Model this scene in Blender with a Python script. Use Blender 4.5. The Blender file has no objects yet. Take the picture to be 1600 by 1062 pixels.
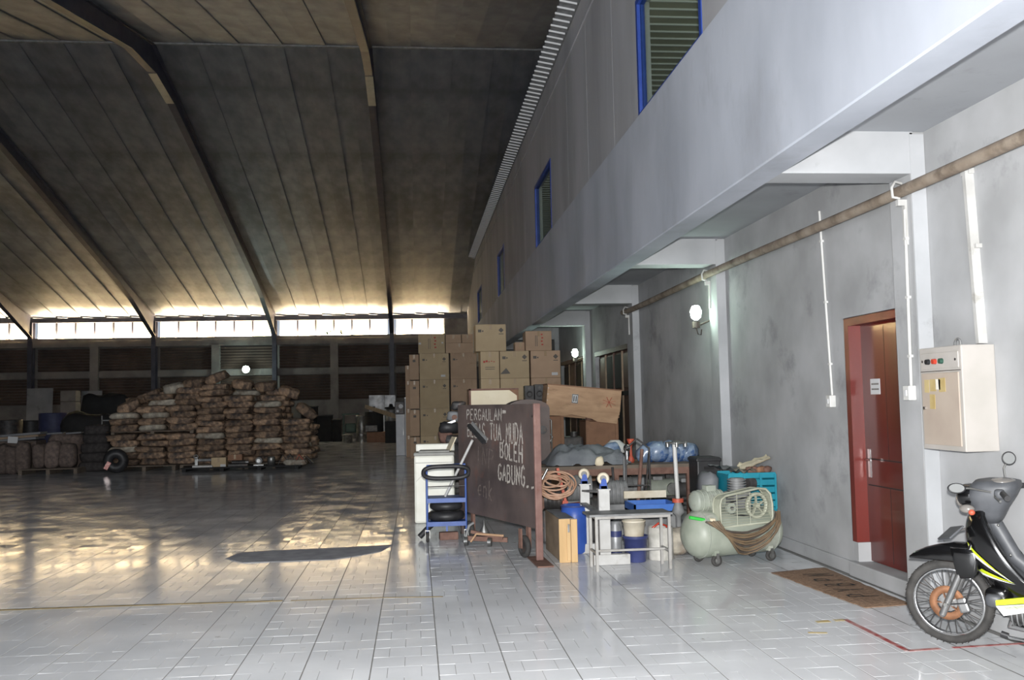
import bpy, bmesh, math, random
from mathutils import Vector, Matrix, Euler, noise
random.seed(7)
S = bpy.context.scene
C = S.collection
PI = math.pi

# ------------------------------------------------------------------ camera
CH = 1.6                       # eye height
FPX = 1480.0                   # focal length in pixels of a 1600 x 1062 frame
YAW, PITCH, ROLL = 0.102014524, 0.0651504011, -0.0206380711
_f = Vector((math.sin(YAW)*math.cos(PITCH), math.cos(YAW)*math.cos(PITCH), math.sin(PITCH)))
_r = Vector((math.cos(YAW), -math.sin(YAW), 0))
_u = _r.cross(_f)
_r2 = _r*math.cos(ROLL) + _u*math.sin(ROLL)
_u2 = -_r*math.sin(ROLL) + _u*math.cos(ROLL)
cd = bpy.data.cameras.new('camera'); cam = bpy.data.objects.new('camera', cd); C.objects.link(cam)
cd.sensor_fit = 'HORIZONTAL'; cd.sensor_width = 36; cd.lens = 36*FPX/1600
cd.clip_start = .05; cd.clip_end = 300
m = Matrix((( _r2.x, _u2.x, -_f.x, 0), (_r2.y, _u2.y, -_f.y, 0), (_r2.z, _u2.z, -_f.z, CH), (0, 0, 0, 1)))
cam.matrix_world = m
S.camera = cam

def pix(px, py, Y):            # point of the hall at depth Y seen at photo pixel px, py
    d = _r2*((px-800)/FPX) + _u2*(-(py-531)/FPX) + _f
    return Vector((0, 0, CH)) + d*(Y/d.y)
def pix_on(px, py, p0, n):     # point on a plane
    d = _r2*((px-800)/FPX) + _u2*(-(py-531)/FPX) + _f
    o = Vector((0, 0, CH))
    return o + d*((p0-o).dot(n)/d.dot(n))

# ------------------------------------------------------------------ world, light, exposure
w = bpy.data.worlds.new('world'); S.world = w; w.use_nodes = True
bg = w.node_tree.nodes['Background']; bg.inputs[0].default_value = (.75, .85, 1, 1); bg.inputs[1].default_value = .5
S.view_settings.view_transform = 'Standard'; S.view_settings.look = 'None'
S.view_settings.gamma = 1; S.view_settings.use_curve_mapping = False
S.view_settings.exposure = 0.0
FLASH_W = 3650
fl = bpy.data.lights.new('camera_flash', 'SPOT'); flo = bpy.data.objects.new('camera_flash', fl); C.objects.link(flo)
fl.energy = FLASH_W; fl.spot_size = math.radians(145); fl.spot_blend = 1.0; fl.shadow_soft_size = .04
fl.color = (1, .99, .97)
flo.location = (0.02, -.02, CH+.14)
flo.rotation_euler = Vector((math.sin(.12), math.cos(.12), .02)).to_track_quat('-Z', 'Y').to_euler()
PANE_E = 1.35                   # sunlit translucent clerestory sheets
# daylight thrown up through the clerestory by the sunlit ground outside, one strip per bay on the sill
SILL_W = 1500
for k in range(5):
    sl = bpy.data.lights.new('clerestory_daylight', 'AREA'); so = bpy.data.objects.new('clerestory_daylight', sl); C.objects.link(so)
    sl.shape = 'RECTANGLE'; sl.size = 5.0 if k else 2.3; sl.size_y = .08; sl.energy = SILL_W if k else SILL_W*.46; sl.color = (1, .77, .50)
    so.location = (-1.12+1.25 if k == 0 else -1.12-5.55*(k-.5), 46.13, 4.945); so.rotation_euler = (math.radians(90+50), 0, 0)
# daylight of the open loading door behind the photographer
dl = bpy.data.lights.new('door_daylight', 'AREA'); dlo = bpy.data.objects.new('door_daylight', dl); C.objects.link(dlo)
dl.shape = 'RECTANGLE'; dl.size = 9; dl.size_y = 3.6; dl.energy = 1250; dl.color = (.93, .96, 1)
dlo.location = (-6, -6.8, 2.1); dlo.rotation_euler = (math.radians(90), 0, 0)

# ------------------------------------------------------------------ materials
def lin(c):
    o = []
    for v in c:
        v /= 255
        o.append(v/12.92 if v <= .04045 else ((v+.055)/1.055)**2.4)
    return tuple(o)+(1,)
def mat(name, c1, c2=None, scale=6, rough=.6, metal=0, bump=0, rnd=0, spec=.5, detail=6, lo=.35, hi=.65, stretch=(1, 1, 1), c3=None, scale3=2, lo3=.55, hi3=.75, rough2=None, coat=0, pos=False):
    M = bpy.data.materials.new(name); M.use_nodes = True
    nt = M.node_tree; N = nt.nodes; L = nt.links; B = N['Principled BSDF']
    B.inputs['Roughness'].default_value = rough; B.inputs['Metallic'].default_value = metal
    B.inputs['Specular IOR Level'].default_value = spec
    if coat: B.inputs['Coat Weight'].default_value = coat; B.inputs['Coat Roughness'].default_value = .08
    if c2 is None and not bump and not rnd:
        B.inputs['Base Color'].default_value = lin(c1); return M
    tc = N.new('ShaderNodeTexCoord'); mp = N.new('ShaderNodeMapping'); mp.inputs['Scale'].default_value = stretch
    if pos:
        ge = N.new('ShaderNodeNewGeometry'); L.new(ge.outputs['Position'], mp.inputs[0])
    else: L.new(tc.outputs['Object'], mp.inputs[0])
    nz = N.new('ShaderNodeTexNoise'); nz.inputs['Scale'].default_value = scale; nz.inputs['Detail'].default_value = detail
    L.new(mp.outputs[0], nz.inputs['Vector'])
    rp = N.new('ShaderNodeValToRGB'); rp.color_ramp.elements[0].position = lo; rp.color_ramp.elements[1].position = hi
    rp.color_ramp.elements[0].color = lin(c1); rp.color_ramp.elements[1].color = lin(c2 or c1)
    L.new(nz.outputs[0], rp.inputs[0]); col = rp.outputs[0]
    if c3:
        n3 = N.new('ShaderNodeTexNoise'); n3.inputs['Scale'].default_value = scale3; n3.inputs['Detail'].default_value = 8
        n3.inputs['Roughness'].default_value = .65
        L.new(mp.outputs[0], n3.inputs['Vector'])
        r3 = N.new('ShaderNodeMapRange'); r3.inputs[1].default_value = lo3; r3.inputs[2].default_value = hi3
        L.new(n3.outputs[0], r3.inputs[0])
        mx = N.new('ShaderNodeMix'); mx.data_type = 'RGBA'; mx.inputs[7].default_value = lin(c3)
        L.new(r3.outputs[0], mx.inputs[0]); L.new(col, mx.inputs[6]); col = mx.outputs[2]
    if rnd:
        oi = N.new('ShaderNodeObjectInfo'); mr = N.new('ShaderNodeMapRange'); mr.inputs[3].default_value = 1-rnd; mr.inputs[4].default_value = 1+rnd
        L.new(oi.outputs['Random'], mr.inputs[0])
        mm = N.new('ShaderNodeVectorMath'); mm.operation = 'SCALE'
        L.new(col, mm.inputs[0]); L.new(mr.outputs[0], mm.inputs['Scale']); col = mm.outputs[0]
    L.new(col, B.inputs['Base Color'])
    if rough2 is not None:
        mr = N.new('ShaderNodeMapRange'); mr.inputs[1].default_value = lo; mr.inputs[2].default_value = hi
        mr.inputs[3].default_value = rough; mr.inputs[4].default_value = rough2
        L.new(nz.outputs[0], mr.inputs[0]); L.new(mr.outputs[0], B.inputs['Roughness'])
    if bump:
        bp = N.new('ShaderNodeBump'); bp.inputs['Strength'].default_value = bump; bp.inputs['Distance'].default_value = .02
        L.new(nz.outputs[0], bp.inputs['Height']); L.new(bp.outputs[0], B.inputs['Normal'])
    return M
def emit(name, c, s):
    M = bpy.data.materials.new(name); M.use_nodes = True; B = M.node_tree.nodes['Principled BSDF']
    B.inputs['Base Color'].default_value = lin(c); B.inputs['Emission Color'].default_value = lin(c); B.inputs['Emission Strength'].default_value = s
    return M

m_wall = mat('cement_plaster', (152, 153, 154), (175, 176, 178), 1.3, .85, bump=.12, detail=10, c3=(88, 89, 92), scale3=1.1, lo3=.58, hi3=.86)
m_fascia = mat('painted_cement', (156, 161, 171), (182, 187, 197), .8, .75, bump=.1, detail=10, c3=(140, 142, 148), scale3=.9, lo3=.55, hi3=.85, stretch=(1, 1, .5))
m_upper = mat('grey_board_wall', (152, 152, 155), (172, 172, 176), .9, .8, bump=.08, detail=8, stretch=(1, 1, .25), c3=(120, 119, 120), scale3=1.2, lo3=.55, hi3=.9)
m_soffit = mat('slab_soffit', (150, 153, 158), (166, 169, 174), .7, .8, bump=.05, detail=8, c3=(118, 119, 122), scale3=2, lo3=.6, hi3=.9)
m_beam = mat('beam_plaster', (160, 162, 165), (178, 180, 183), 1.5, .8, bump=.08, detail=8, c3=(110, 110, 112), scale3=2.2, lo3=.62, hi3=.85)
m_grout = mat('dark_grout', (122, 121, 119), (138, 137, 135), 12, .7)
m_tile = mat('glazed_tile', (214, 216, 219), (229, 231, 234), 1.6, .07, spec=.11, c3=(128, 124, 118), scale3=6, lo3=.66, hi3=.74, rough2=.16, pos=True)
m_roof = mat('foil_insulation', (128, 131, 136), (154, 157, 162), 2.2, .58, .8, bump=.12, detail=9, c3=(92, 90, 87), scale3=.5, lo3=.5, hi3=.8, spec=.4, stretch=(1, .5, 1), rnd=.10)
m_steel = mat('dark_painted_steel', (44, 45, 58), (62, 62, 72), 3, .5, bump=.05, c3=(70, 62, 58), scale3=2, lo3=.6, hi3=.8)
m_pale_steel = mat('bare_steel_plate', (176, 164, 136), (196, 184, 154), 4, .5)
m_backconc = mat('sooty_concrete', (100, 98, 96), (120, 117, 114), 1.4, .9, bump=.1, c3=(66, 65, 64), scale3=.6)
m_slat = mat('brown_louvre', (62, 50, 44), (82, 68, 60), 1.5, .8, bump=.1, c3=(44, 38, 35), scale3=.8)
m_pane = emit('sunlit_sheet', (255, 243, 212), PANE_E)
m_pipe = mat('rusty_pipe', (122, 108, 94), (150, 138, 124), 5, .75, bump=.1, c3=(92, 80, 70), scale3=4, lo3=.5, hi3=.7)
m_white = mat('white_plastic', (208, 208, 206), (196, 196, 193), 8, .45)
m_whitepaint = mat('white_paint', (192, 192, 190), (176, 175, 172), 6, .5, c3=(132, 126, 116), scale3=7, lo3=.6, hi3=.8)
m_legpaint = mat('scuffed_leg_paint', (166, 164, 160), (148, 145, 140), 7, .5, c3=(110, 100, 90), scale3=8, lo3=.58, hi3=.75)
m_blueframe = mat('blue_window_frame', (32, 58, 134), (42, 70, 150), 6, .5)
m_blind = mat('cream_blind', (176, 173, 156), (190, 186, 168), 2, .7)
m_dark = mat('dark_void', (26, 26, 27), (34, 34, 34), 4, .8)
m_door = mat('red_brown_varnish', (70, 20, 15), (94, 28, 20), 2.5, .28, spec=.5, stretch=(1, 1, .25), detail=8, coat=.3)
m_doorframe = mat('red_brown_frame', (90, 30, 26), (108, 40, 33), 3, .35, stretch=(1, 1, .25))
m_chrome = mat('chrome', (215, 215, 215), None, 5, .18, 1)
m_metal = mat('dull_metal', (150, 150, 148), (120, 120, 118), 9, .4, .8)
m_greymetal = mat('grey_painted_metal', (108, 109, 110), (134, 135, 135), 8, .55, bump=.05, c3=(92, 86, 80), scale3=6)
m_dkmetal = mat('dark_oily_metal', (54, 53, 54), (78, 76, 75), 10, .5, .3, bump=.1, c3=(92, 70, 56), scale3=7)
m_rust = mat('rusty_iron', (104, 76, 66), (128, 98, 86), 10, .8, bump=.15, c3=(80, 56, 50), scale3=6)
m_box = mat('carton', (172, 152, 122), (186, 166, 135), 1.8, .85, rnd=.1, c3=(138, 108, 74), scale3=1.4, lo3=.55, hi3=.85)
m_boxpink = mat('aged_carton', (166, 140, 117), (182, 155, 130), 1.8, .85, rnd=.08, c3=(128, 98, 76), scale3=1.4)
m_tape = mat('packing_tape', (150, 124, 88), None, rough=.35)
m_redink = mat('red_ink', (170, 52, 40)); m_darkink = mat('dark_ink', (86, 80, 74)); m_black = mat('black_ink', (26, 26, 28))
m_paper = mat('paper', (226, 222, 210), (212, 206, 192), 6, .8)
m_sack = mat('net_sack', (176, 147, 120), (106, 87, 73), 10, .85, bump=.6, rnd=.30, c3=(62, 56, 54), scale3=3.2, lo3=.48, hi3=.66, detail=8)
m_sackpale = mat('pale_sack', (184, 176, 160), (140, 134, 124), 12, .8, bump=.4, rnd=.2, c3=(110, 84, 64), scale3=4)
m_sackdark = mat('dark_sack', (112, 98, 90), (84, 74, 70), 14, .9, bump=.5, rnd=.25)
m_wood = mat('plywood', (168, 134, 104), (188, 154, 122), 3, .7, bump=.08, stretch=(1, .3, 4), c3=(110, 82, 60), scale3=2.5, lo3=.56, hi3=.8)
m_woodred = mat('stained_crate', (128, 94, 72), (150, 112, 86), 3, .75, bump=.1, c3=(78, 58, 46), scale3=3, lo3=.5, hi3=.8)
m_palewood = mat('pale_board', (222, 208, 178), (232, 220, 194), 2, .6, c3=(180, 156, 124), scale3=2.2, lo3=.58, hi3=.8)
m_pallet = mat('pallet_wood', (96, 86, 76), (118, 106, 94), 5, .85, bump=.1)
m_sign = mat('sooty_steel_plate', (70, 62, 61), (112, 98, 94), 2.0, .6, .1, bump=.06, c3=(128, 84, 68), scale3=2.2, lo3=.56, hi3=.8, detail=10, lo=.3, hi=.72)
m_signframe = mat('rust_angle_iron', (118, 88, 82), (138, 108, 100), 6, .7, bump=.08, c3=(104, 60, 44), scale3=5)
m_chalk = mat('chalk', (196, 190, 182), (150, 142, 134), 40, .9)
m_chalkfaint = mat('smeared_chalk', (126, 114, 108), (100, 90, 85), 30, .9)
m_cartblue = mat('blue_enamel', (46, 76, 142), (58, 90, 158), 7, .45, c3=(84, 84, 96), scale3=6, lo3=.6, hi3=.8)
m_rubber = mat('black_rubber', (34, 34, 36), (48, 48, 50), 9, .5, bump=.05)
m_tyre = mat('dusty_tyre', (46, 45, 44), (66, 64, 62), 12, .8, bump=.1)
m_blue = mat('blue_plastic', (44, 76, 156), (56, 90, 172), 5, .4)
m_navy = mat('navy_plastic', (52, 60, 106), (64, 72, 118), 5, .45, c3=(110, 104, 98), scale3=6, lo3=.62, hi3=.8)
m_brightblue = mat('blue_sheet_steel', (50, 100, 180), (62, 112, 190), 5, .5)
m_teal = mat('teal_plastic', (18, 130, 152), (30, 146, 166), 5, .5)
m_sackblack = mat('black_sack', (62, 58, 57), (46, 43, 43), 14, .9, bump=.5, rnd=.2)
m_tarp = mat('grey_blue_tarp', (104, 108, 114), (130, 134, 138), 4, .7, bump=.25, c3=(70, 74, 82), scale3=3)
m_blueplas = mat('blue_film', (92, 112, 142), (140, 156, 176), 10, .25, bump=.3, c3=(60, 90, 140), scale3=6, lo3=.5, hi3=.6)
m_comp = mat('pale_green_enamel', (140, 147, 134), (160, 165, 152), 4, .45, c3=(188, 186, 178), scale3=2.4, lo3=.55, hi3=.7)
m_compgrey = mat('grey_green_enamel', (142, 148, 138), (160, 166, 154), 6, .5, c3=(104, 100, 92), scale3=6)
m_wire = mat('cream_wire', (176, 178, 160), (158, 160, 142), 8, .5)
m_hose = mat('brown_hose', (122, 102, 78), (104, 88, 70), 9, .6)
m_hoseblack = mat('grey_hose', (78, 70, 64), None, rough=.6)
m_orangehose = mat('orange_hose', (192, 156, 132), (170, 134, 110), 9, .5)
m_orange = mat('orange_red_paint', (190, 88, 64), (172, 76, 56), 6, .5, c3=(110, 70, 58), scale3=6)
m_bucket = mat('stained_white_plastic', (214, 206, 188), (188, 176, 152), 6, .5)
m_plaster = mat('paint_splashed_tin', (206, 203, 196), (170, 168, 160), 8, .8, bump=.1)
m_green = mat('green_plastic', (60, 190, 74))
m_yellowwood = mat('yellow_pine', (186, 152, 104), (202, 168, 120), 3, .6, stretch=(4, 4, .6))
m_greywood = mat('weathered_board', (134, 116, 98), (154, 134, 112), 3, .75, stretch=(1, 1, 3), bump=.06)
m_cream = mat('cream_enamel', (168, 154, 142), (182, 170, 157), 2, .5, c3=(168, 146, 126), scale3=1.6, lo3=.55, hi3=.85)
m_creamside = mat('cream_enamel_side', (166, 162, 156), (178, 173, 168), 3, .5)
m_note = mat('yellowed_note', (170, 148, 96), (184, 166, 120), 9, .8)
m_coir = mat('coir', (128, 102, 82), (152, 124, 100), 40, .95, bump=.5, c3=(112, 84, 62), scale3=6)
m_bkblack = mat('gloss_black_panel', (14, 14, 15), (18, 18, 19), 3, .16, spec=.6, coat=.4)
m_bkgrey = mat('grey_moulded_plastic', (74, 76, 80), (84, 86, 90), 12, .5)
m_lime = mat('lime_decal', (206, 226, 40), None, rough=.35); m_decalwhite = mat('white_decal', (232, 232, 230), None, rough=.35)
m_alu = mat('cast_aluminium', (168, 168, 168), (146, 146, 146), 9, .35, .8)
m_disc = mat('rusty_disc', (150, 106, 76), (120, 84, 60), 14, .7, .3)
m_mirror = mat('mirror_glass_pale', (150, 152, 152), None, rough=.2, metal=.3)  # pale reflection put into the base grey, little true mirroring
m_lens = mat('smoked_lens', (120, 116, 112), None, rough=.1)
m_redlens = mat('red_lens', (176, 60, 44), None, rough=.2)
m_washer = mat('white_enamel', (232, 232, 222), (222, 221, 208), 4, .4, c3=(196, 190, 160), scale3=3, lo3=.62, hi3=.85)
m_washgrey = mat('grey_plastic_top', (138, 138, 134), (154, 154, 148), 6, .5)
m_bulb = emit('lit_bulb', (226, 255, 236), 26)
m_brown = mat('brown_door_paint', (72, 50, 42), (90, 64, 54), 3, .6, c3=(50, 40, 36), scale3=2)
m_curtain = mat('pale_curtain', (150, 138, 132), (124, 112, 106), 5, .9)
m_glass = bpy.data.materials.new('window_glass'); m_glass.use_nodes = True
_n = m_glass.node_tree; _n.nodes.clear()
_o = _n.nodes.new('ShaderNodeOutputMaterial'); _m = _n.nodes.new('ShaderNodeMixShader'); _t = _n.nodes.new('ShaderNodeBsdfTransparent'); _g = _n.nodes.new('ShaderNodeBsdfGlossy'); _l = _n.nodes.new('ShaderNodeFresnel')
_t.inputs[0].default_value = (.86, .9, .86, 1); _g.inputs['Roughness'].default_value = .04; _l.inputs[0].default_value = 1.35
_m.inputs[0].default_value = .13; _n.links.new(_t.outputs[0], _m.inputs[1]); _n.links.new(_g.outputs[0], _m.inputs[2]); _n.links.new(_m.outputs[0], _o.inputs[0])
m_redpaint = mat('red_floor_paint', (156, 52, 52), (190, 150, 146), 14, .6); m_yelpaint = mat('yellow_floor_paint', (184, 154, 74), (196, 184, 150), 14, .6)
m_brownline = mat('brown_floor_line', (116, 98, 62), (150, 132, 92), 6, .6)
m_silver = mat('silver_sheet', (120, 122, 124), (205, 207, 210), 2.2, .45, .4, bump=.3)
m_darkgreen = mat('dark_green_paint', (30, 62, 52), (42, 76, 64), 6, .5)
m_greyboard = mat('grey_sheet', (112, 114, 118), (130, 132, 134), 1.5, .6, c3=(74, 74, 76), scale3=2)
m_darkblue = mat('dark_blue_drum', (44, 48, 76), (54, 58, 88), 5, .6)
m_patch = mat('dull_grey_patch', (150, 150, 154), (172, 172, 175), 6, .95, spec=.1)
m_label = mat('white_label', (196, 197, 198), None, rough=.7)
m_cabinet = mat('grey_white_cabinet', (176, 178, 182), (190, 192, 195), 4, .5)

# ------------------------------------------------------------------ geometry
class G:
    def __init__(s): s.v = []; s.f = []; s.sm = []
    def add(s, vs, fs, smooth=False, M=None):
        o = len(s.v)
        s.v += [tuple(M @ Vector(v)) if M else tuple(v) for v in vs]
        s.f += [tuple(i+o for i in f) for f in fs]; s.sm += [smooth]*len(fs)
        return s
    def box(s, c, d, rot=None, bev=0):
        c = Vector(c); hx, hy, hz = d[0]/2, d[1]/2, d[2]/2
        R = Euler(rot).to_matrix() if rot is not None and not isinstance(rot, Matrix) else rot
        if bev <= 0:
            vs = [(x*hx, y*hy, z*hz) for z in (-1, 1) for y in (-1, 1) for x in (-1, 1)]
            fs = [(0, 2, 3, 1), (4, 5, 7, 6), (0, 1, 5, 4), (2, 6, 7, 3), (0, 4, 6, 2), (1, 3, 7, 5)]
        else:
            b = bmesh.new(); bmesh.ops.create_cube(b, size=1)
            for v in b.verts: v.co = Vector((v.co.x*d[0], v.co.y*d[1], v.co.z*d[2]))
            bmesh.ops.bevel(b, geom=b.edges[:], offset=min(bev, .45*min(d)), segments=2, affect='EDGES', profile=.6)
            b.verts.index_update(); vs = [tuple(v.co) for v in b.verts]; fs = [tuple(v.index for v in f.verts) for f in b.faces]; b.free()
        vs = [tuple((R @ Vector(v) if R is not None else Vector(v))+c) for v in vs]
        return s.add(vs, fs)
    def box2(s, a, b, bev=0):
        return s.box([(a[i]+b[i])/2 for i in range(3)], [abs(b[i]-a[i]) for i in range(3)], None, bev)
    def bar(s, p0, p1, w=.03, h=None):          # rectangular bar between two points
        p0 = Vector(p0); p1 = Vector(p1); d = p1-p0; h = h or w
        q = d.to_track_quat('Z', 'Y').to_matrix()
        return s.box((p0+p1)/2, (w, h, d.length), q)
    def cyl(s, p0, p1, r0, r1=None, n=14, caps=True):
        p0 = Vector(p0); p1 = Vector(p1); r1 = r0 if r1 is None else r1
        q = (p1-p0).to_track_quat('Z', 'Y').to_matrix()
        vs = []
        for p, r in ((p0, r0), (p1, r1)):
            for i in range(n):
                a = 2*PI*i/n; vs.append(p + q @ Vector((r*math.cos(a), r*math.sin(a), 0)))
        s.add(vs, [(i, (i+1) % n, n+(i+1) % n, n+i) for i in range(n)], True)
        if caps:
            s.add(vs, [tuple(range(n-1, -1, -1)), tuple(range(n, 2*n))])
        return s
    def tube(s, pts, r, n=7, closed=False, caps=True):
        P = [Vector(p) for p in pts]; k = len(P); vs = []; up = None
        for i in range(k):
            if closed: t = P[(i+1) % k]-P[i-1]
            else: t = P[min(i+1, k-1)]-P[max(i-1, 0)]
            t.normalize()
            if up is None:
                up = Vector((0, 0, 1)) if abs(t.z) < .9 else Vector((1, 0, 0))
            a = t.cross(up)
            if a.length < 1e-4: a = t.orthogonal()
            a.normalize(); b = a.cross(t); up = b
            rr = r[i] if isinstance(r, (list, tuple)) else r
            for j in range(n):
                q = 2*PI*j/n; vs.append(P[i]+a*(rr*math.cos(q))+b*(rr*math.sin(q)))
        m = k if closed else k-1
        s.add(vs, [(i*n+j, i*n+(j+1) % n, ((i+1) % k)*n+(j+1) % n, ((i+1) % k)*n+j) for i in range(m) for j in range(n)], True)
        if not closed and caps: s.add(vs, [tuple(range(n-1, -1, -1)), tuple(range((k-1)*n, k*n))])
        return s
    def lathe(s, prof, n=20, M=None, sm=True):
        vs = []; k = len(prof)
        for r, z in prof:
            for j in range(n):
                a = 2*PI*j/n; vs.append((r*math.cos(a), r*math.sin(a), z))
        fs = [(i*n+j, i*n+(j+1) % n, (i+1)*n+(j+1) % n, (i+1)*n+j) for i in range(k-1) for j in range(n)]
        s.add(vs, fs, sm, M)
        if prof[0] == prof[-1]: return s
        if prof[0][0] > 1e-4: s.add(vs, [tuple(range(n-1, -1, -1))], False, M)
        if prof[-1][0] > 1e-4: s.add(vs, [tuple(range((k-1)*n, k*n))], False, M)
        return s
    def ball(s, c, r, nu=14, nv=9, M=None):
        r = (r, r, r) if not isinstance(r, (tuple, list)) else r
        vs = []
        for i in range(nv+1):
            t = PI*i/nv
            for j in range(nu):
                a = 2*PI*j/nu
                v = Vector((r[0]*math.sin(t)*math.cos(a), r[1]*math.sin(t)*math.sin(a), r[2]*math.cos(t)))
                vs.append((M @ v if M else v)+Vector(c))
        return s.add(vs, [(i*nu+j, (i+1)*nu+j, (i+1)*nu+(j+1) % nu, i*nu+(j+1) % nu) for i in range(nv) for j in range(nu)], True)
    def torus(s, c, R, r, axis=(0, 0, 1), n=28, k=10, flat=1.0):
        q = Vector(axis).to_track_quat('Z', 'Y').to_matrix(); vs = []
        for i in range(n):
            a = 2*PI*i/n
            for j in range(k):
                b = 2*PI*j/k; rr = R+r*math.cos(b)
                vs.append(q @ Vector((rr*math.cos(a), rr*math.sin(a), r*flat*math.sin(b)))+Vector(c))
        return s.add(vs, [(i*k+j, ((i+1) % n)*k+j, ((i+1) % n)*k+(j+1) % k, i*k+(j+1) % k) for i in range(n) for j in range(k)], True)
    def prism(s, poly, z0, z1, M=None):         # poly in local xy, extruded along local z
        n = len(poly)
        vs = [(x, y, z0) for x, y in poly]+[(x, y, z1) for x, y in poly]
        fs = [tuple(range(n-1, -1, -1)), tuple(range(n, 2*n))]+[(i, (i+1) % n, n+(i+1) % n, n+i) for i in range(n)]
        return s.add(vs, fs, False, M)
    def lump(s, c, d, seed=0, nu=14, nv=9, p=.6, amp=.12, M=None):   # soft bulging bag
        vs = []; sg = lambda x, e: math.copysign(abs(x)**e, x)
        for i in range(nv+1):
            t = -PI/2+PI*i/nv
            for j in range(nu):
                a = 2*PI*j/nu
                v = Vector((sg(math.cos(t), p)*sg(math.cos(a), p)*d[0]/2, sg(math.cos(t), p)*sg(math.sin(a), p)*d[1]/2, sg(math.sin(t), p)*d[2]/2))
                k = 1+amp*noise.noise(Vector((v.x*3/d[0]+seed*3.1, v.y*3/d[1]+seed*1.7, v.z*2/d[2]+seed)))*2
                v = Vector((v.x*k, v.y*k, v.z*k))
                vs.append((M @ v if M else v)+Vector(c))
        return s.add(vs, [(i*nu+j, i*nu+(j+1) % nu, (i+1)*nu+(j+1) % nu, (i+1)*nu+j) for i in range(nv) for j in range(nu)], True)
    def ribbon(s, pts, w):                       # flat stroke; pts 3D, with plane normal given by last arg through pts pairs
        return s
    def mesh(s, name, mt):
        me = bpy.data.meshes.new(name); me.from_pydata(s.v, [], s.f)
        me.polygons.foreach_set('use_smooth', s.sm)
        for q in (mt if isinstance(mt, (list, tuple)) else [mt]): me.materials.append(q)
        me.validate(); me.update()
        return me
def P(name, g, mt, parent=None, label=None):
    o = bpy.data.objects.new(name, g.mesh(name, mt) if isinstance(g, G) else g); C.objects.link(o)
    if parent: o.parent = parent
    if label: o['label'] = label
    return o
def T(name, label, cat, loc=(0, 0, 0), rz=0, group=None):
    o = bpy.data.objects.new(name, None); C.objects.link(o); o.empty_display_size = .1
    o.location = loc; o.rotation_euler = (0, 0, rz); o['label'] = label; o['category'] = cat
    if group: o['group'] = group
    return o
def TM(name, g, mt, label, cat, loc=(0, 0, 0), rz=0, group=None):     # a thing that is one mesh
    o = P(name, g, mt); o.location = loc; o.rotation_euler = (0, 0, rz); o['label'] = label; o['category'] = cat
    if group: o['group'] = group
    return o
def ST(name, g=None, mt=None, loc=(0, 0, 0)):    # setting
    if g is None: o = bpy.data.objects.new(name, None); C.objects.link(o)
    else: o = P(name, g, mt)
    o.location = loc; o['kind'] = 'structure'
    return o
def copy_tree(o, parent=None):
    c = o.copy(); C.objects.link(c)
    if parent: c.parent = parent
    for ch in list(o.children): copy_tree(ch, c)
    return c
def sub(o, kind='stuff'): o['kind'] = kind; return o

GL = {'P': [[(0, 0), (0, 1), (.7, .97), (.9, .77), (.7, .55), (0, .5)]], 'E': [[(.8, 1), (0, 1), (0, 0), (.85, 0)], [(0, .52), (.65, .52)]],
 'R': [[(0, 0), (0, 1), (.7, .97), (.9, .77), (.7, .55), (0, .5)], [(.3, .5), (.95, 0)]],
 'G': [[(.9, .85), (.6, 1), (.2, .9), (0, .5), (.2, .08), (.65, 0), (.95, .2), (.95, .45), (.55, .45)]],
 'A': [[(0, 0), (.5, 1), (1, 0)], [(.2, .38), (.8, .38)]], 'U': [[(0, 1), (0, .2), (.25, 0), (.65, 0), (.9, .2), (.9, 1)]],
 'L': [[(0, 1), (0, 0), (.85, 0)]], 'N': [[(0, 0), (0, 1), (.9, 0), (.9, 1)]],
 'B': [[(0, 0), (0, 1), (.65, .97), (.75, .77), (.6, .55), (0, .52)], [(.6, .55), (.9, .3), (.75, .05), (0, 0)]],
 'S': [[(.9, .85), (.6, 1), (.15, .92), (.05, .7), (.3, .52), (.75, .42), (.9, .2), (.65, 0), (.2, .02), (0, .15)]],
 'T': [[(0, 1), (1, 1)], [(.5, 1), (.5, 0)]], 'M': [[(0, 0), (.05, 1), (.5, .35), (.95, 1), (1, 0)]],
 'D': [[(0, 0), (0, 1), (.55, .95), (.95, .6), (.9, .3), (.55, .03), (0, 0)]],
 'O': [[(.5, 1), (.1, .8), (0, .45), (.2, .05), (.6, 0), (.95, .3), (.9, .75), (.5, 1)]],
 'H': [[(0, 0), (0, 1)], [(.9, 0), (.9, 1)], [(0, .5), (.9, .5)]], 'I': [[(.4, 0), (.4, 1)]],
 'Y': [[(0, 1), (.5, .5), (1, 1)], [(.5, .5), (.5, 0)]], 'K': [[(0, 0), (0, 1)], [(.85, 1), (0, .45), (.9, 0)]],
 'e': [[(.05, .3), (.85, .35), (.7, .6), (.3, .6), (.05, .3), (.3, 0), (.85, .1)]], 'n': [[(.1, 0), (.1, .65)], [(.1, .5), (.5, .65), (.8, .5), (.8, 0)]],
 'k': [[(.1, 0), (.1, 1)], [(.75, .65), (.1, .3), (.8, 0)]],
 '=': [[(0, .6), (1, .63)], [(0, .4), (1, .43)]], '.': [[(.1, 0), (.75, .05)]], ',': [[(.6, .12), (.45, .0), (.1, -.2)]], ' ': [], '1': [[(.2, .8), (.5, 1), (.5, 0)]]}
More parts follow.
